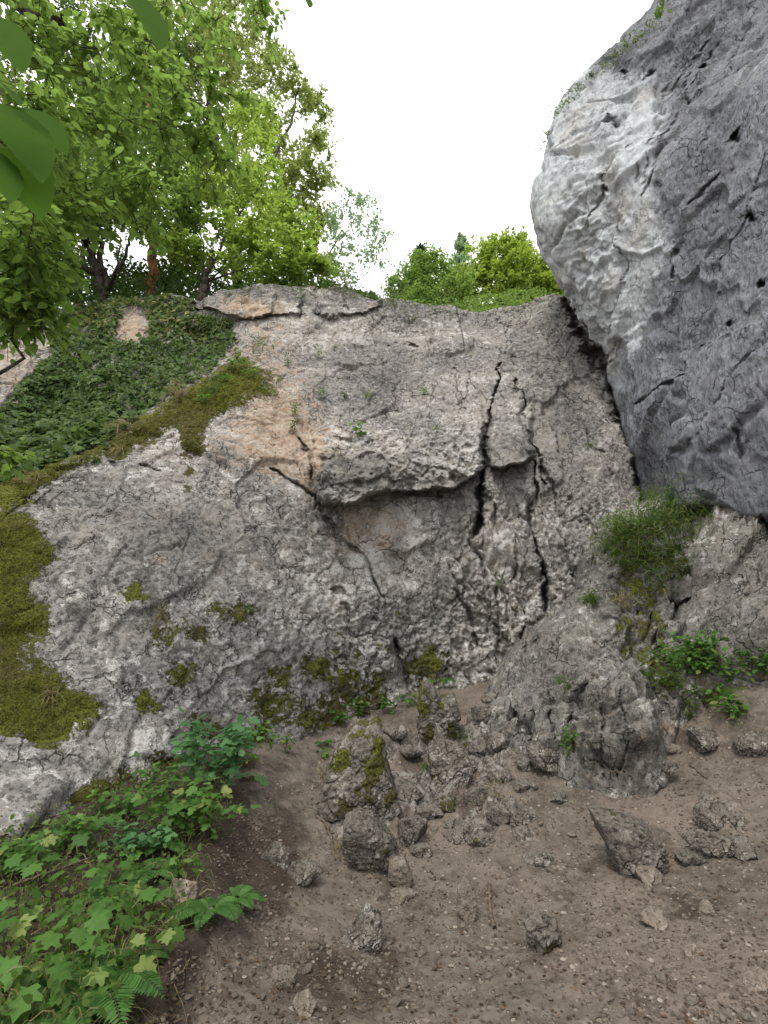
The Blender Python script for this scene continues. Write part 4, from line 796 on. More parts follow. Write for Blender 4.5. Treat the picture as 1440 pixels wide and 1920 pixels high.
# ------------------------------------------------------------------ rocks and stones lying on or breaking through the path
def icos(sub):
    V = IV.copy(); F = IF.copy()
    for _ in range(sub):
        e = np.sort(np.concatenate([F[:, [0, 1]], F[:, [1, 2]], F[:, [2, 0]]]), 1); u, inv = np.unique(e, axis=0, return_inverse=True); inv = inv.ravel()
        mid = nrm((V[u[:, 0]]+V[u[:, 1]])/2); n = len(V); k = len(F); a, b2, c = n+inv[:k], n+inv[k:2*k], n+inv[2*k:]
        V = np.concatenate([V, mid]); F = np.concatenate([np.stack([F[:, 0], a, c], 1), np.stack([F[:, 1], b2, a], 1), np.stack([F[:, 2], c, b2], 1), np.stack([a, b2, c], 1)])
    return V, F
ICO5 = icos(5); ICO6 = icos(6); ICO3 = icos(3)
def rock_shape(rx, ry, rz, seed, ang=9, rough=1., tilt=0., ico=ICO5, rot=None):
    r = np.random.default_rng(seed); V, F = ico; pl = nrm(r.normal(size=(ang, 3))); dd = r.uniform(.55, .95, ang)
    k = V@pl.T; rad = np.min(np.where(k > .05, dd/np.maximum(k, .05), 9), 1); rad = np.minimum(rad, 1.15)
    W = V*rad[:, None]; sz = (rx+ry+rz)/3; W = W*np.array([rx, ry, rz])
    s = seed*3.7
    q = W/sz
    dsp = .10*fbm(q*1.6+s, 3)+.05*fbm(q*5+s, 3, .6, True)*rough+.022*fbm(q*14+s, 3, .6)*rough
    f1, f2, cid = worley(q*2.6+s); dsp += rough*(.12*(cid-.5)-.05*np.exp(-((f2-f1)/.1)**2))
    dsp -= .07*rough*np.exp(-(worley(q*5+s)[0]/.2)**2)
    W = W+V*dsp[:, None]*sz
    if tilt: c, s2 = math.cos(tilt), math.sin(tilt); W = W@np.array([[c, 0, -s2], [0, 1, 0], [s2, 0, c]])
    return W, F
def rock(lab, cx, cy, w, h, seed, name='rock', cat='rock', mat='rock_dusty', lobes=None, tilt=0., moss=0., ochre=0., pale=.2, dark=0., ang=9, rough=1., group=None, depth=1., sink=.25, ico=None):
    hh = cast(cx, cy+h*.42, (ground, outc)); t = depth_of(hh[1])
    mb = []; n = 0; Vs, Fs = [], []
    for (ox, oy, ww, hk, sd) in [(0, 0, w, h, seed)]+(lobes or []):
        rx, rz = ww/2*t/FPX, hk/2*t/FPX*1.12; ry = (rx+rz)/2*depth; d = rays(cx+ox, cy+oy); c = np.array([0, 0, CAMZ])+d*(t+ry*.25)
        V, F = rock_shape(rx*1.08, ry, rz*1.05, sd, ang, rough, tilt, ico or (ICO6 if w > 60 else ICO5)); Vs.append(V+c-np.array([0, 0, sink*rz])); Fs.append(F+n); n += len(V)
    V = np.concatenate(Vs); F = np.concatenate(Fs); base = np.array(hh[1])
    mo = np.clip(moss*1.1*sst(-.2, .25, fbm(V*6+seed, 3))+moss*.25, 0, 1)
    o = mesh(name, V, F, M[mat], dict(moss=mo, ochre=np.full(len(V), ochre), dark=np.full(len(V), dark), pale=np.full(len(V), pale)), True, None, base)
    return tag(o, lab, cat, group)
def shaped(lab, poly, seed, depth=.6, rough=1., mat='rock_dusty', name='rock', cat='rock', group=None, moss=0., dark=0., pale=.2, ochre=0., lean=0.):
    """a rock whose front outline follows poly (photograph pixels), given its own distance and thickness"""
    p = np.array(poly, float); c0 = p.mean(0); p = c0+(p-c0)*np.array([1.04, 1.0]); lo = p[np.argmax(p[:, 1])]; hh = cast(lo[0], lo[1]-2, (ground, outc)); t = depth_of(hh[1]); V, F = ICO6
    ang = np.arctan2(-V[:, 2], V[:, 0]); dx, dy = np.cos(ang), np.sin(ang); R = np.full(len(V), 1e3); n = len(p)
    for k in range(n):
        ax, ay = p[k]-c0; bx, by = p[(k+1) % n]-c0; ex, ey = bx-ax, by-ay; den = dx*ey-dy*ex; den = np.where(np.abs(den) < 1e-6, 1e-6, den)
        tt = (ax*ey-ay*ex)/den; u = (ax*dy-ay*dx)/den; ok = (tt > 0) & (u >= -.02) & (u <= 1.02); R = np.where(ok, np.minimum(R, tt), R)
    rr = np.hypot(V[:, 0], V[:, 2]); f = np.minimum(1, rr*1.25)**.8; w2 = (p[:, 0].max()-p[:, 0].min())/2*t/FPX; sc = t/FPX
    q = V/1.; off = V[:, 1]; off = np.sign(off)*np.abs(off)**.55
    X2 = dx*R*f*sc; Z2 = -dy*R*f*sc; ctr = np.array([0, 0, CAMZ])+rays(c0[0], c0[1])*(t+w2*depth*.35)
    up = np.array([0, -sp_, cp]); fw = np.array([0, cp, sp_]); W = ctr+X2[:, None]*np.array([1, 0, 0])+Z2[:, None]*up+(off*w2*depth+lean*Z2)[:, None]*fw
    s = seed*2.9; qq = (W-ctr)/w2; d = .10*fbm(qq*1.8+s, 3)+.07*fbm(qq*5+s, 4, .6, True)*rough; f1, f2, cid = worley(qq*2.4+s); d += rough*(.16*(cid-.5)*sst(0, .3, f2-f1)-.05*np.exp(-((f2-f1)/.07)**2)); d -= .06*rough*np.exp(-(worley(qq*6+s)[0]/.2)**2)
    W = W+(V*d[:, None]*w2)*np.array([.6, 1, .6]); base = np.array(hh[1]); mo = np.clip(moss*1.1*sst(-.2, .25, fbm(W*6+seed, 3))+moss*.25, 0, 1)
    o = mesh(name, W, F, M[mat], dict(moss=mo, ochre=np.full(len(W), ochre), dark=np.full(len(W), dark), pale=np.full(len(W), pale)), True, None, base); return tag(o, lab, cat, group)
RG = 'rocks breaking through the path'
shaped('upright blocky grey rock standing in the middle of the path below the seedling',[(788,1300),(800,1277),(815,1290),(826,1312),(850,1306),(858,1325),(855,1368),(838,1384),(800,1388),(785,1370)],11,.8,1.2,group=RG,moss=.5)
shaped('large pointed rock with moss and a fern, left of the path',[(706,1362),(716,1372),(716,1420),(736,1470),(730,1500),(690,1512),(640,1512),(606,1498),(612,1455),(640,1400),(670,1372)],14,.8,1.3,group=RG,moss=.5,lean=.25)
rock('low knobby grey rock beside the large pointed rock', 712,1465,44,46,18,group=RG,moss=.3,lobes=[(-22,8,30,40,19)])
shaped('pitted grey rock with a small spire in the centre of the path',[(822,1372),(832,1378),(836,1398),(862,1402),(880,1430),(866,1462),(830,1470),(808,1450),(806,1412),(816,1396)],20,.8,1.2,group=RG,moss=.3,lean=.3)
shaped('angular dark rock flake tilted up on the right of the path',[(1116,1530),(1150,1536),(1200,1548),(1222,1560),(1236,1600),(1226,1622),(1190,1634),(1150,1618),(1146,1590),(1130,1570)],23,.7,.8,group=RG,moss=.3,dark=.3,pale=.1,lean=.12)
rock('flat pale brown stone just below the tilted dark flake', 1212,1636,44,34,26,'stone','stone','stone',group='loose stones',ang=7,rough=.5)
rock('small whitish square stone under the flat pale brown stone', 1214,1662,16,14,27,'stone','stone','stone',pale=1,group='loose stones',ang=6,rough=.4)
shaped('dark triangular rock poking out right of the tilted flake',[(1268,1604),(1290,1594),(1316,1604),(1306,1616),(1284,1622),(1274,1614)],28,.7,.7,group=RG,dark=.5,lean=-.4)
rock('long flat rock ledge low in the path at right', 1340,1578,96,44,29,lobes=[(46,-4,46,22,30),(-24,8,50,26,31)],moss=.2,group=RG,depth=.8)
rock('small humped rock at the right end of the flat ledge', 1398,1590,44,34,32,group=RG)
rock('crumbly grey rock above the flat ledge at right', 1342,1524,62,46,33,lobes=[(12,10,34,34,34)],group=RG,pale=.5)
shaped('long upright slab stone leaning beside the stick',[(870,1652),(888,1660),(893,1690),(888,1716),(876,1722),(856,1702),(860,1670)],35,.5,.5,'stone','stone','stone','loose stones',lean=.2)
shaped('egg shaped grey stone below the big embedded rock',[(740,1612),(760,1616),(772,1640),(768,1664),(748,1660),(728,1645),(730,1620)],36,.7,.5,'stone','stone','stone','loose stones',dark=.2)
rock('ragged low stones right below the egg shaped stone', 757,1678,48,24,37,'stone','stone','stone',group='loose stones',lobes=[(-50,-2,26,22,38)])
rock('embedded whitish crusted rock low in the path left of centre', 678,1742,68,64,39,group=RG,pale=.9,rough=1.3,sink=.15)
rock('embedded rock with a dark hollow, low right of centre', 1012,1752,60,66,40,lobes=[(26,-2,36,46,41),(-6,-24,44,26,42)],moss=.3,dark=.3,group=RG,rough=1.2)
rock('flat brownish stone lying alone right of centre', 1224,1722,40,36,43,'stone','stone','stone',group='loose stones',ang=7,rough=.5)
rock('round pale pebble in a small hollow at lower right', 1292,1778,24,24,44,'stone','stone','stone',group='loose stones',rough=.25,ang=16,pale=.5)
rock('small angular pale stone at mid right', 1326,1700,24,20,45,'stone','stone','stone',group='loose stones',pale=.8,ang=6,rough=.4)
shaped('big embedded rock with a dark undercut left of centre',[(668,1520),(700,1530),(724,1560),(742,1600),(738,1626),(690,1630),(660,1618),(646,1580),(648,1540)],46,.8,1.3,group=RG,moss=.3,dark=.2,lean=-.35)
rock('rounded dark brown rock between the big embedded rock and the ridge', 770,1550,68,46,49,dark=.4,group=RG)
rock('jagged cream edged rock on the bank at left', 518,1602,48,36,50,tilt=.5,pale=.6,group=RG,depth=.6)
rock('half buried pale rock beneath the jagged cream edged rock', 566,1636,62,34,51,pale=.5,group=RG,sink=.2)
rock('yellow lichen covered rock among the ferns at lower left', 338,1672,52,56,52,ochre=.55,pale=.9,group=RG)
rock('low stepped rock at the foot of the ridge right of centre', 975,1520,52,40,53,lobes=[(-40,-6,44,34,54)],group=RG,moss=.15)
rock('grey block beside the foot of the outcrop spur', 1025,1400,66,50,55,group=RG,tilt=.3,pale=.3)
rock('knobbly rock left of the grey block by the outcrop', 935,1388,38,46,56,group=RG,lobes=[(24,-14,30,40,57)])
rock('small grey rock on the upper path near the outcrop', 906,1335,40,28,58,group=RG)
rock('small pale rock higher on the path beside the cliff', 918,1308,26,18,59,group=RG)
rock('heap of small pale stones right of centre', 1012,1602,50,26,60,pale=.6,group=RG,rough=1.6)
rock('brown crumbly rock in the ridge below the spire rock', 862,1552,50,46,61,group=RG,lobes=[(34,10,30,30,62)])
rock('dark split rock near the top of the ridge', 905,1492,56,34,63,dark=.4,group=RG,ang=5)
rock('thin dark rock edge between the pointed rock and the spire rock', 765,1408,44,18,64,dark=.4,group=RG)
rock('slab of grey rock on the path edge behind the pointed rock', 738,1374,40,16,65,group=RG,dark=.2)
rock('pale flat rock at the right edge under the wall plants', 1415,1395,60,36,66,pale=.4,group=RG,sink=.2)
rock('broken ochre grey rock near the right hand plants', 1320,1385,70,40,67,pale=.3,ochre=.25,group=RG,sink=.2)
rock('little dark capped stone right of the outcrop spur', 1262,1402,26,14,68,'stone','stone','stone',group='loose stones')
rock('fist sized rock left of the round pebble', 1120,1690,22,18,69,'stone','stone','stone',group='loose stones')
rock('pale stone at the far right edge low down', 1420,1832,42,44,70,'stone','stone','stone',group='loose stones',pale=.5)
rock('flat grey stone at bottom left of the path', 530,1830,40,30,71,'stone','stone','stone',group='loose stones',sink=.2)
rock('half buried grey rock in the bottom left corner of the path', 570,1880,46,40,72,'stone','stone','stone',group='loose stones',sink=.3)
for k, (x, y, s, lab) in enumerate([(800,1520,50,'grey knob just below the spire rock'),(720,1510,54,'grey hump directly above the big embedded rock'),(840,1500,46,'squat rock under the spire rock foot'),(940,1450,44,'lone grey knob between the spire rock and the outcrop'),
  (985,1470,38,'small knob left of the outcrop spur foot'),(650,1490,44,'grey lump at the foot of the large pointed rock'),(880,1430,40,'knob immediately right of the spire rock'),(770,1480,44,'knob between the pointed rock and the spire rock'),(905,1570,46,'brown knob at the lower end of the ridge'),
  (980,1560,36,'small knob below the low stepped rock'),(1050,1490,36,'small rock in the open path below the spur'),(790,1590,40,'knob right of the big embedded rock'),(700,1385,34,'little rock at the tip of the large pointed rock'),(905,1400,46,'knob left of the knobbly rock by the outcrop'),
  (870,1395,32,'small rock just right of the upright block foot'),(985,1430,34,'small rock under the grey block by the outcrop'),(1250,1430,34,'small rock right of the spur foot'),(1370,1530,40,'small rock right of the crumbly grey rock'),(640,1525,34,'small rock beside the short dark root')]):
    rock(lab, x, y, s, s*.62, 200+k, group='half buried rocks of the ridge', sink=.42, pale=.1, moss=.2*(k % 3), ico=ICO5)
# smaller loose stones nobody could tell apart: six shapes, copied
protos = []
pr_ = np.random.default_rng(77)
for k in range(150):
    x, y = pr_.uniform(420, 1440), 1920-pr_.random()**1.1*460
    if x < 640 and y < 1600: continue
    h = cast(x, y, (ground,))
    if not h: continue
    r = (.010+.020*pr_.random()**2.2)*(1 if y > 1600 else 1.3)
    if len(protos) < 8:
        V, F = rock_shape(1, .8, .55, 300+k, 8, .6, 0, ICO3); o = mesh('small_stone', V, F, M['stone'], dict(moss=np.zeros(len(V)), ochre=np.zeros(len(V)), dark=np.zeros(len(V)), pale=np.full(len(V), pr_.uniform(.2, 1.5))))
        tag(o, 'small pale stone lying loose on the brown path', 'stone', 'small loose stones on the path'); protos.append(o)
    else: o = protos[k % 8].copy(); COL.objects.link(o)
    o.location = h[1]+Vector((0, 0, r*.2)); o.rotation_euler = (pr_.normal()*.25, pr_.normal()*.25, pr_.random()*6.28); o.scale = (r, r, r)

# sticks and roots
def on_path(pts, lift=.01, objs=None): return np.array([np.array(cast(x, y, objs)[1])+np.array([0, 0, lift]) for x, y in pts])
def stick(name, lab, cat, pts, r0, r1, mat='wood', lift=.01):
    p = on_path(pts, lift, (ground,)); t = np.linspace(0, len(p)-1, 4*len(p)); q = np.stack([np.interp(t, np.arange(len(p)), p[:, k]) for k in range(3)], 1)
    q[1:-1] += RNG.normal(size=(len(q)-2, 3))*r0*.3; mb = MB(); mb.tube(q, r0, r1, 8, .08); return tag(mb.build(name, M[mat], None, p[0]), lab, cat)
stick('root', 'bent grey root curving down beside the big embedded rock', 'root', [(595,1534),(612,1548),(621,1578),(626,1607),(648,1612),(672,1624),(692,1636),(714,1652)], .012, .008)
stick('root', 'short dark root on the bank above the bent grey root', 'root', [(592,1508),(608,1508),(624,1513),(644,1521)], .011, .006)
stick('stick', 'straight weathered stick lying upright on the path right of the slab stone', 'stick', [(917,1660),(918,1690),(920,1720),(928,1745)], .010, .013)
stick('stick', 'thin crooked stick on bare soil in front of the outcrop', 'stick', [(1293,1436),(1306,1444),(1314,1452),(1326,1462)], .010, .006)
stick('twig', 'pale thin twig beside the tilted dark flake', 'twig', [(1138,1624),(1156,1634),(1174,1650)], .003, .002)
stick('twig', 'small pale twig right of the slab stone stick', 'twig', [(1056,1640),(1064,1652),(1074,1664)], .004, .002)
stick('twig', 'rust brown twig low at the right', 'twig', [(1228,1832),(1246,1846),(1262,1862)], .005, .003)
stick('stick', 'long dry stem lying through the ferns at lower left', 'stick', [(10,1722),(60,1700),(110,1680),(160,1660)], .006, .004, lift=.12)

r2 = np.random.default_rng(5); mb = MB()
for k in range(150):
    x, y = r2.uniform(430, 1440), r2.uniform(1470, 1915); h = cast(x, y, (ground,))
    if not h: continue
    a = r2.random()*6.28; L = r2.uniform(.02, .09); d = np.array([math.cos(a), math.sin(a), 0])*L; p0 = np.array(h[1])+np.array([0, 0, .004]); p1 = p0+d
    g2 = ground.ray_cast(Vector(p1)+Vector((0, 0, .5)), Vector((0, 0, -1)), distance=1, depsgraph=DG)
    if g2[0]: p1 = np.array(g2[1])+np.array([0, 0, .004]); mb.tube(curve(p0, p1, 5, 0, .08), r2.uniform(.0008, .0022), .0008, 4)
struct(mb.build('twig_litter', M['wood']), 'thin dry twigs and stems scattered over the path', 'stuff')
# ------------------------------------------------------------------ plants
def seedling(lab, px, py, n=4, s=.10, h=.18, leaf='seed', tm='maple', group='maple seedlings on the bank', objs=None, name='maple_seedling', cat='seedling', spread=.6):
    hh = cast(px, py, objs)
    if not hh: return
    b0 = np.array(hh[1]); e = thing(name, lab, cat, b0, group); st = MB(); top = b0+np.array([RNG.normal()*.02, -.03, h*.5]); st.tube(curve(b0-np.array([0, 0, .02]), top, 5, 0, .05), .0028, .0018, 5)
    a0 = RNG.random()*6.28
    for k in range(n):
        a = a0+k*6.28/n+RNG.normal()*.3; d = np.array([math.cos(a), math.sin(a), 0]); q = top+d*spread*h*RNG.uniform(.5, 1.1)+np.array([0, 0, h*.5*RNG.uniform(.4, 1.1)]); st.tube(curve(top-np.array([0, 0, h*.1*k/n]), q, 4, 0, .05), .0013, .0009, 4)
        V, F, R = place_leaves(q[None], (d*.9+np.array([0, -.25, -.35])+RNG.normal(size=3)*.12)[None], (np.array([0, -.35, .9])+RNG.normal(size=3)*.2)[None], np.array([s*RNG.uniform(.75, 1.15)]), tm)
        mesh('leaf', V, F, LEAFM[leaf], dict(rnd=R), True, e, b0)
    st.build('stem', M['twig'], e, b0); return e
for k, a in enumerate([
  ('maple seedling with broad leaves at the top of the lower left bank', 110,1600,5,.11),('maple seedling with spread leaves in front of the grey slab at left', 195,1575,5,.10),('leafy maple seedling right of the slab edge at left', 255,1570,4,.09),
  ('maple seedling half hidden behind the long dry stem', 75,1665,4,.10),('maple seedling at the far left edge beside the slab', 10,1660,4,.11),('three big fresh maple leaves over the ferns at lower left', 225,1760,3,.12),
  ('maple seedling just below the yellow lichen covered rock', 262,1728,3,.11),('broad maple leaves low at left above the bottom ferns', 135,1800,4,.11),('single drooping maple seedling near the bottom of the bank', 236,1880,2,.11),
  ('maple seedling at the left edge above the bottom ferns', 20,1780,4,.10),('maple seedling with dull leaves beside the bare bank', 215,1830,4,.09),('maple seedling in the bottom left corner', 60,1890,4,.11),
  ('maple seedling under the broad leaved clump', 330,1545,4,.09),('maple seedling near the middle of the fern bank', 165,1690,4,.10)]): seedling(a[0], a[1], a[2], a[3]+1, a[4]*.84, .15)
for a in [('small maple seedling uphill of the long dry stem',150,1640),('maple seedling between the two upper ferns',255,1630),('pale maple seedling beside the left fern',215,1650),('little maple seedling at the edge of the bare soil',350,1640),('low maple seedling left of the yellow lichen covered rock',285,1700),
   ('maple seedling under the lower big leaves',185,1740),('small maple seedling by the left edge, mid bank',30,1720),('maple seedling above the large low fern',100,1750),('small maple seedling beside the small low fern',285,1790),('small maple seedling at the bottom edge of the bank',150,1900),
   ('small maple seedling at the upper end of the bank under the slab',230,1530),('maple seedling at the left foot of the slab',50,1630),('tiny maple seedling right of the broad leaved clump',430,1540),('yellowish maple seedling near the bottom of the bank',90,1850)]: seedling(a[0], a[1], a[2], 4, .062, .11)
seedling('bright green seedling growing behind the upright blocky rock', 824,1300,6,.16,.22,'seed','lobed',group=None,spread=.9)
seedling('pale drooping hogweed leaf at the end of the broad leaved clump', 470,1480,4,.15,.14,'blue','lobed',group=None,name='hogweed',cat='plant')
def bushy(name, lab, cat, px, py, wpx, hpx, n, s, leaf='herb', tm='ovate', group=None, objs=None, lean=-.3, stems=7):
    """clump of stems carrying leaves, wpx wide and hpx tall in the photograph, rooted at (px, py)"""
    hh = cast(px, py, objs)
    if not hh: return
    b0 = np.array(hh[1]); t = depth_of(b0); W = wpx/2*t/FPX; H = hpx*t/FPX; e = thing(name, lab, cat, b0, group); st = MB(); ps, yd = [], []
    for k in range(stems):
        a = RNG.random()*6.28; top = b0+np.array([math.cos(a)*W*RNG.uniform(.3, 1), math.sin(a)*W*.6*RNG.uniform(.2, 1)+lean*H*.4, H*RNG.uniform(.55, 1.05)]); c = curve(b0+RNG.normal(size=3)*W*.12*np.array([1, 1, 0]), top, 6, 0, .07, .08); st.tube(c, max(.0012, .006*H), .0008, 4)
        m = n//stems; q = RNG.uniform(.3, 1.05, m); i = np.clip(q*5, 0, 4.99); f = (i % 1)[:, None]; i = i.astype(int); p = c[i]*(1-f)+c[i+1]*f
        dd = nrm(RNG.normal(size=(m, 3))*np.array([1, 1, .3])); ps.append(p+dd*s*.5+RNG.normal(size=(m, 3))*W*.08); yd.append(dd+np.array([0, -.2, -.25]))
    ps = np.concatenate(ps); yd = np.concatenate(yd); V, F, R = place_leaves(ps, yd, np.array([0, -.25, 1.])+RNG.normal(size=ps.shape)*.35, s*RNG.uniform(.6, 1.25, len(ps)), tm)
    st.build('stem', M['twig'], e, b0); mesh('foliage', V, F, LEAFM[leaf], dict(rnd=R), True, e, b0); return e
bushy('leafy_clump','large blue green broad leaved clump at the foot of the slab','plant',395,1500,190,150,300,.08,'blue','lobed',stems=22)
bushy('leafy_clump','lighter green clump at the right tip of the broad leaved plants','plant',465,1440,80,80,110,.07,'herb','ovate',stems=9)
bushy('leafy_clump','shaded deep green clump under the broad leaved plants','plant',345,1580,230,100,300,.062,'herb','lobed',stems=20)
bushy('leafy_clump','small fresh herb where the slab meets the path','plant',540,1412,44,36,50,.05,'herb')
for lab, x, y, w_, h_, n, s, lf in [('leafy clump in the corner under the slab at far left',30,1640,130,60,120,.05,'seed'),('leafy clump under the lower edge of the slab at left',120,1590,130,60,130,.05,'herb'),('leafy clump where the dark moss band ends under the slab',215,1540,120,60,120,.05,'seed'),('leafy clump left of the broad leaved plants',290,1490,110,60,110,.05,'herb'),('deep green clump in the middle of the bank',250,1610,150,70,140,.05,'blue')]: bushy('leafy_clump',lab,'plant',x,y,w_,h_,n,s,lf,'lobed',stems=12)
PG = 'small plants along the foot of the cliff'
for lab, x, y, w_, h_, n in [('low herb at the cliff foot just left of the upright block',735,1338,60,28,50),('round leaved herb at the cliff foot above the fern',672,1345,44,30,36),('tiny herb beside the round leaved herb at the cliff foot',640,1362,40,26,34),
   ('herb tuft in the corner behind the upright block',770,1325,34,22,26),('small herb growing in the dirt below the fern',610,1420,26,12,14)]: bushy('herb',lab,'plant',x,y,w_,h_*1.3,int(n*1.5),.065,'herb','ovate',PG)
OG = 'green plants below the outcrop'
for lab, x, y, w_, h_, n, s, lf in [('largest fresh green plant clump under the outcrop at right',1310,1285,130,80,210,.045,'herb'),('taller leafy plant at the back of the clumps under the outcrop',1320,1240,90,50,100,.05,'seed'),
   ('sprawling clump left of the largest clump under the outcrop',1245,1300,90,50,110,.04,'mid'),('trailing plant hanging toward the path under the outcrop',1370,1350,60,50,70,.045,'herb'),('leafy plant at the right edge under the outcrop',1432,1275,60,60,90,.05,'seed'),
   ('small plant at the base of the outcrop near the ochre rock',1290,1350,50,36,50,.035,'mid'),('leafy clump right of the largest clump under the outcrop',1375,1290,110,60,130,.042,'herb'),('dense low clump between the spur and the largest clump',1265,1265,90,50,130,.04,'herb'),('low clump in front of the largest clump, above the bare soil',1325,1325,110,44,120,.038,'mid')]: bushy('plant_clump',lab,'plant',x,y,w_*1.15,h_*1.1,int(n*1.8),s*1.45,lf,'ovate',OG,stems=14)
TG = 'plants on top of the outcrop'
for lab, x, y, w_, h_, n, s, lf in [('bright green herbs crowning the outcrop below the wall',1270,968,170,48,260,.035,'hornbeam'),('grassy green herbs on the left shoulder of the outcrop',1190,1010,130,46,220,.035,'hornbeam'),('herbs at the right end of the outcrop crest',1330,962,90,34,140,.03,'bright'),
   ('dark fern like plants in the mossy hollow of the outcrop',1235,1060,110,40,140,.035,'dark'),('dark plants hanging right of the mossy hollow',1280,1090,60,50,80,.035,'dark'),('small dark plants under the left shoulder of the outcrop',1165,1075,60,34,60,.03,'dark')]: bushy('plant_clump',lab,'plant',x,y,w_*1.1,h_*1.1,int(n*2.6),s*1.3,lf,'ovate',TG,stems=18)
CG = 'small plants growing in the cliff face'
for lab, x, y, w_, h_, n, s, lf in [('bright green herb growing on top of the jutting nose block',677,825,36,26,34,.055,'seed'),('small green cushion plant on the slab above the nose block',795,742,26,16,40,.025,'mid'),('tiny dark plant on the slab left of the cushion plant',690,752,16,16,20,.03,'mid'),
   ('tiny dark plant farther left of the cushion plant on the slab',647,752,16,16,20,.03,'dark'),('pale plant on the upper slab below the rim blocks',596,672,24,22,26,.03,'herb'),('faint plant right of the pale plant on the upper slab',628,658,26,14,22,.025,'grass'),
   ('bright leafy plant at the top of the mossy crest',440,695,34,26,26,.06,'seed'),('broad leaf plant on the mossy crest left of the bright one',415,720,34,24,24,.06,'herb'),('leafy plant on the mossy crest right of the bright one',468,712,26,20,18,.05,'seed'),
   ('herb in the mossy tongue on the left slab crest',385,760,40,24,36,.04,'herb'),('pale green plant beside the orange stained crack',555,790,26,34,30,.035,'herb'),('small plant in the crack under the orange stain',548,815,20,24,20,.035,'grass'),
   ('dark little plant on the nose block right side',820,812,18,14,20,.03,'mid'),('tiny plant high on the slab under the central rim',780,602,16,10,16,.025,'grass'),('faint tuft on the upper slab right of centre',885,670,26,10,20,.02,'grass'),
   ('small tuft between the orange stain and the slab tuft',600,750,22,26,26,.03,'herb'),('green plant on the ochre stained band near the crest',505,745,30,26,26,.04,'herb'),('yellow green plant below the rim on the ochre band',540,690,24,30,26,.035,'grass'),
   ('small green plant hanging in the lower right flutes of the cliff',940,1115,16,40,34,.025,'herb'),('herb among the mossy patches low on the left slab',468,1150,20,14,16,.03,'herb'),('faint plant on the right slab by the junction crack',1107,840,20,10,18,.025,'herb'),
   ('small herb on the left edge moss strip',180,870,20,12,12,.04,'herb'),('little plant on the right shoulder of the spur',1060,1300,30,30,40,.025,'mid'),('plant in the notch left of the outcrop spur',1068,1420,26,50,40,.03,'herb')]:
    bushy('cliff_plant',lab,'plant',x,y,w_*1.2,h_*1.2,n*2,s*1.3,lf,'ovate',CG,lean=-.5,stems=5)
def fern(lab, px, py, L, n=6, group='ferns on the bank', objs=None, leaf='fern', az=None):
    hh = cast(px, py, objs)
    if not hh: return
    b0 = np.array(hh[1]); e = thing('fern', lab, 'fern', b0, group)
    for k in range(n):
        a = (k+RNG.random()*.5)*6.28/n if az is None else az+RNG.normal()*.5; l = L*RNG.uniform(.7, 1.15); d = np.array([math.cos(a), math.sin(a)-.3, 0]); t = np.linspace(0, 1, 15)[:, None]
        c = b0+d*l*t+np.array([0, 0, 1.])*(l*.95*t-l*.95*t*t*.95); mb = MB(); mb.tube(c, .0018, .0007, 4); tg = nrm(np.gradient(c, axis=0)); sd_ = nrm(np.cross(tg, np.array([0, 0, 1.])))
        wl = l*.30*np.sin(np.clip(t[:, 0]*.92+.12, 0, 1)*math.pi)**.8+.004
        for sg in (-1, 1):
            V, F, R = place_leaves(c[2:], sd_[2:]*sg+tg[2:]*.35+np.array([0, 0, -.12]), np.cross(tg, sd_)[2:]*-1+RNG.normal(size=(13, 3))*.12, wl[2:], 'ovate_n'); mb.add(V, F, R)
            c2 = (c[2:-1]+c[3:])/2; V, F, R = place_leaves(c2, sd_[2:-1]*sg+tg[2:-1]*.35+np.array([0, 0, -.12]), np.cross(tg, sd_)[2:-1]*-1, wl[2:-1]*.95, 'ovate_n'); mb.add(V, F, R)
        mb.build('frond', LEAFM[leaf], e, b0)
    return e
for a in [('fern left of the yellow lichen covered rock', 290,1640,.22,6),('fern spreading below the yellow lichen covered rock', 395,1710,.20,6),('fern at the edge of the bare bank right of the yellow rock', 440,1690,.18,6),('fern in the middle of the lower left plants', 215,1690,.20,6),
  ('large fern low on the bank near the bottom edge', 170,1860,.26,7),('fern in the bottom left corner', 60,1920,.24,6),('fern above the bottom corner at left', 110,1835,.2,6),('fern under the dull broad leaved clump', 300,1590,.2,6),('small fern below the big maple leaves', 260,1800,.17,5)]: fern(a[0], a[1], a[2], a[3]*1.02, a[4]+1)
fern('single fern growing upright at the foot of the slab', 605,1395,.15,5,None)
fern('dark fern growing out of the large pointed rock', 668,1440,.12,6,None,leaf='mid')
def tuft(lab, px, py, n, h, spread, leaf='grass', lean=None, objs=None, group='grass tufts on rock', w=.0025):
    for dy in range(0, 40, 3):
        hh = cast(px, py+dy, objs)
        if hh: break
    if not hh: return
    if spread < .06 and n < 200: spread = min(spread, .028)
    b0 = np.array(hh[1]); V, F, R = grass(n, b0[None], np.array(hh[2])[None], h, spread, lean, w); o = mesh('grass_tuft' if spread < .06 and (cast(px, py+dy, objs) is not None) and n < 200 else 'grass', V, F, LEAFM[leaf], dict(rnd=R), True, None, b0)
    return tag(o, lab, 'grass tuft', group) if spread < .06 and (cast(px, py+dy, objs) is not None) and n < 200 else struct(o, lab, 'stuff')
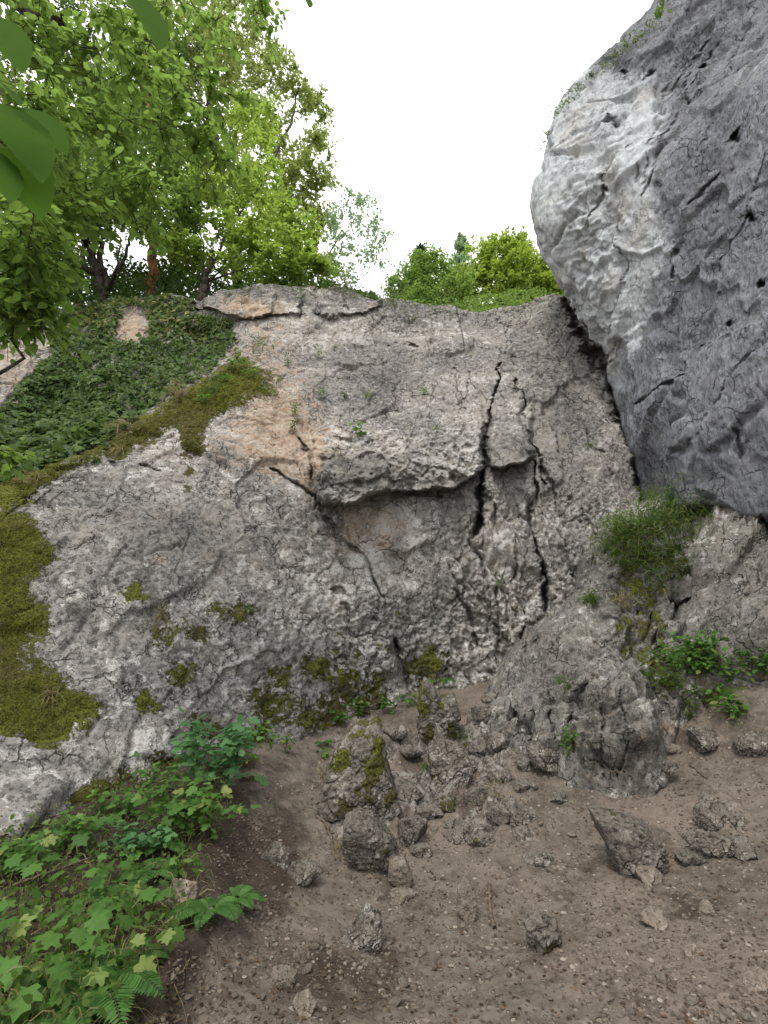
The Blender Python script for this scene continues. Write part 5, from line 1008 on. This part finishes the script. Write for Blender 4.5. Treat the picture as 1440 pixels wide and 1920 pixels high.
for a in [('long bluish green grass tuft on the left shoulder of the outcrop', 1110,1125,170,.26,.05,'grass',(-.2,-.2,.1)),('pale dry grass behind the long tuft on the outcrop', 1165,1130,120,.2,.06,'dry',(0,-.3,0)),('grass fringe at the top of the outcrop under the wall', 1320,962,1300,.2,.22,'grass',None),
  ('grass fringe on the left shoulder of the outcrop crest', 1160,1020,800,.2,.14,'grass',(-.2,-.3,0)),('grass hanging from the outcrop crest centre', 1240,985,1500,.22,.24,'grass',(0,-.3,0)),('grass and herbs in the hollow of the outcrop', 1215,1070,600,.14,.18,'grass',(0,-.4,-.3)),('dry grass mop hanging over the crest of the left slab', 235,805,140,.28,.07,'dry',(0,-.6,-.6)),
  ('bleached grass mop at the corner of the crest', 225,845,80,.22,.04,'dry',(0,-.6,-.8)),('dry grass on the crest near the bright leafy plant', 340,740,150,.26,.09,'dry',(0,-.6,-.5)),('green grass on the crest above the mossy tongue', 400,735,160,.22,.09,'grass',(0,-.5,-.2)),
  ('dry grass hanging on the crest at far left', 70,905,110,.2,.06,'dry',(0,-.6,-.6)),('hanging dry grass between the moss patches on the slab', 305,1150,60,.3,.03,'dry',(0,-.5,-1)),('dry grass wisps in the thick moss at left', 95,1300,40,.2,.03,'dry',(-.3,-.5,-.6)),
  ('dry stalks hanging at the lower edge of the slab', 215,1470,30,.2,.02,'dry',(0,-.5,-.8)),('grass hanging below the orange rock at the rim', 400,610,160,.24,.12,'grass',(0,-.4,-.2)),('grass fringe along the central rim blocks', 560,545,120,.2,.2,'grass',(0,-.2,-.1)),
  ('thick grass fringe on top of the rim block', 640,524,600,.2,.24,'grass',(0,-.3,-.1)),('grass tuft right of the rim block', 740,546,420,.16,.24,'grass',(0,-.3,0)),('grass on the left part of the rim above the orange rock', 470,530,260,.16,.26,'grass',(0,-.3,0)),('grass on the rim below the bushes', 820,560,400,.14,.3,'grass',(0,-.2,0)),('grass on the rim below the yellow green tree', 970,545,300,.12,.3,'grass',(0,-.2,0)),('thin grass on the nose block', 640,855,80,.1,.08,'dry',(0,-.3,-.3)),('thin grass on the upper right of the nose block', 760,800,70,.07,.10,'dry',(0,-.3,-.3)),
  ('grass around the base of the upright block', 870,1380,120,.09,.06,'grass',None),('grass left of the large pointed rock', 615,1450,140,.1,.07,'dry',None),('grass on the notch left of the outcrop spur', 1065,1390,90,.12,.03,'grass',None),('grass on the spire rock', 800,1440,90,.08,.04,'grass',None),
  ('dry grass around the big embedded rock', 640,1590,110,.08,.05,'dry',None),('grass under the tilted dark flake', 1215,1610,70,.06,.03,'grass',None),('sparse grass by the ridge rocks', 930,1500,110,.07,.08,'dry',None),('grass on the right of the ochre grey rock', 1380,1350,80,.08,.06,'dry',None),
  ('grass patch on the ochre band under the rim', 490,650,140,.14,.14,'grass',(0,-.4,-.2)),('grass tuft on the ochre band left of the crack', 520,720,120,.12,.10,'grass',(0,-.4,-.2)),('long white dry blades at lower left', 130,1760,36,.3,.04,'dry',(.4,-.3,0))]: tuft(*a)
# fringe of grass along the skyline of the overhanging wall
WL = ['lowest', 'second lowest', 'third lowest', 'fourth lowest', 'middle', 'fourth highest', 'third highest', 'second highest', 'highest']
for k, (x, y) in enumerate([(1020,250),(1045,212),(1062,196),(1085,178),(1120,140),(1150,115),(1172,96),(1195,78),(1215,58)]):
    for dx in (0, 4, 8, 12, 18):
        h = cast(x+dx, y+dx*.6, (cliffw,))
        if h: break
    if h:
        V, F, R = grass(70, np.array(h[1])[None], np.array([[-.5, 0, .8]]), .14, .09, (-.3, 0, .2), .004); tag(mesh('grass_tuft', V, F, LEAFM['grass'], dict(rnd=R), True, None, np.array(h[1])), WL[k] + ' of the small grass tufts on the sky edge of the overhanging wall', 'grass tuft', 'grass tufts fringing the top of the overhanging wall')
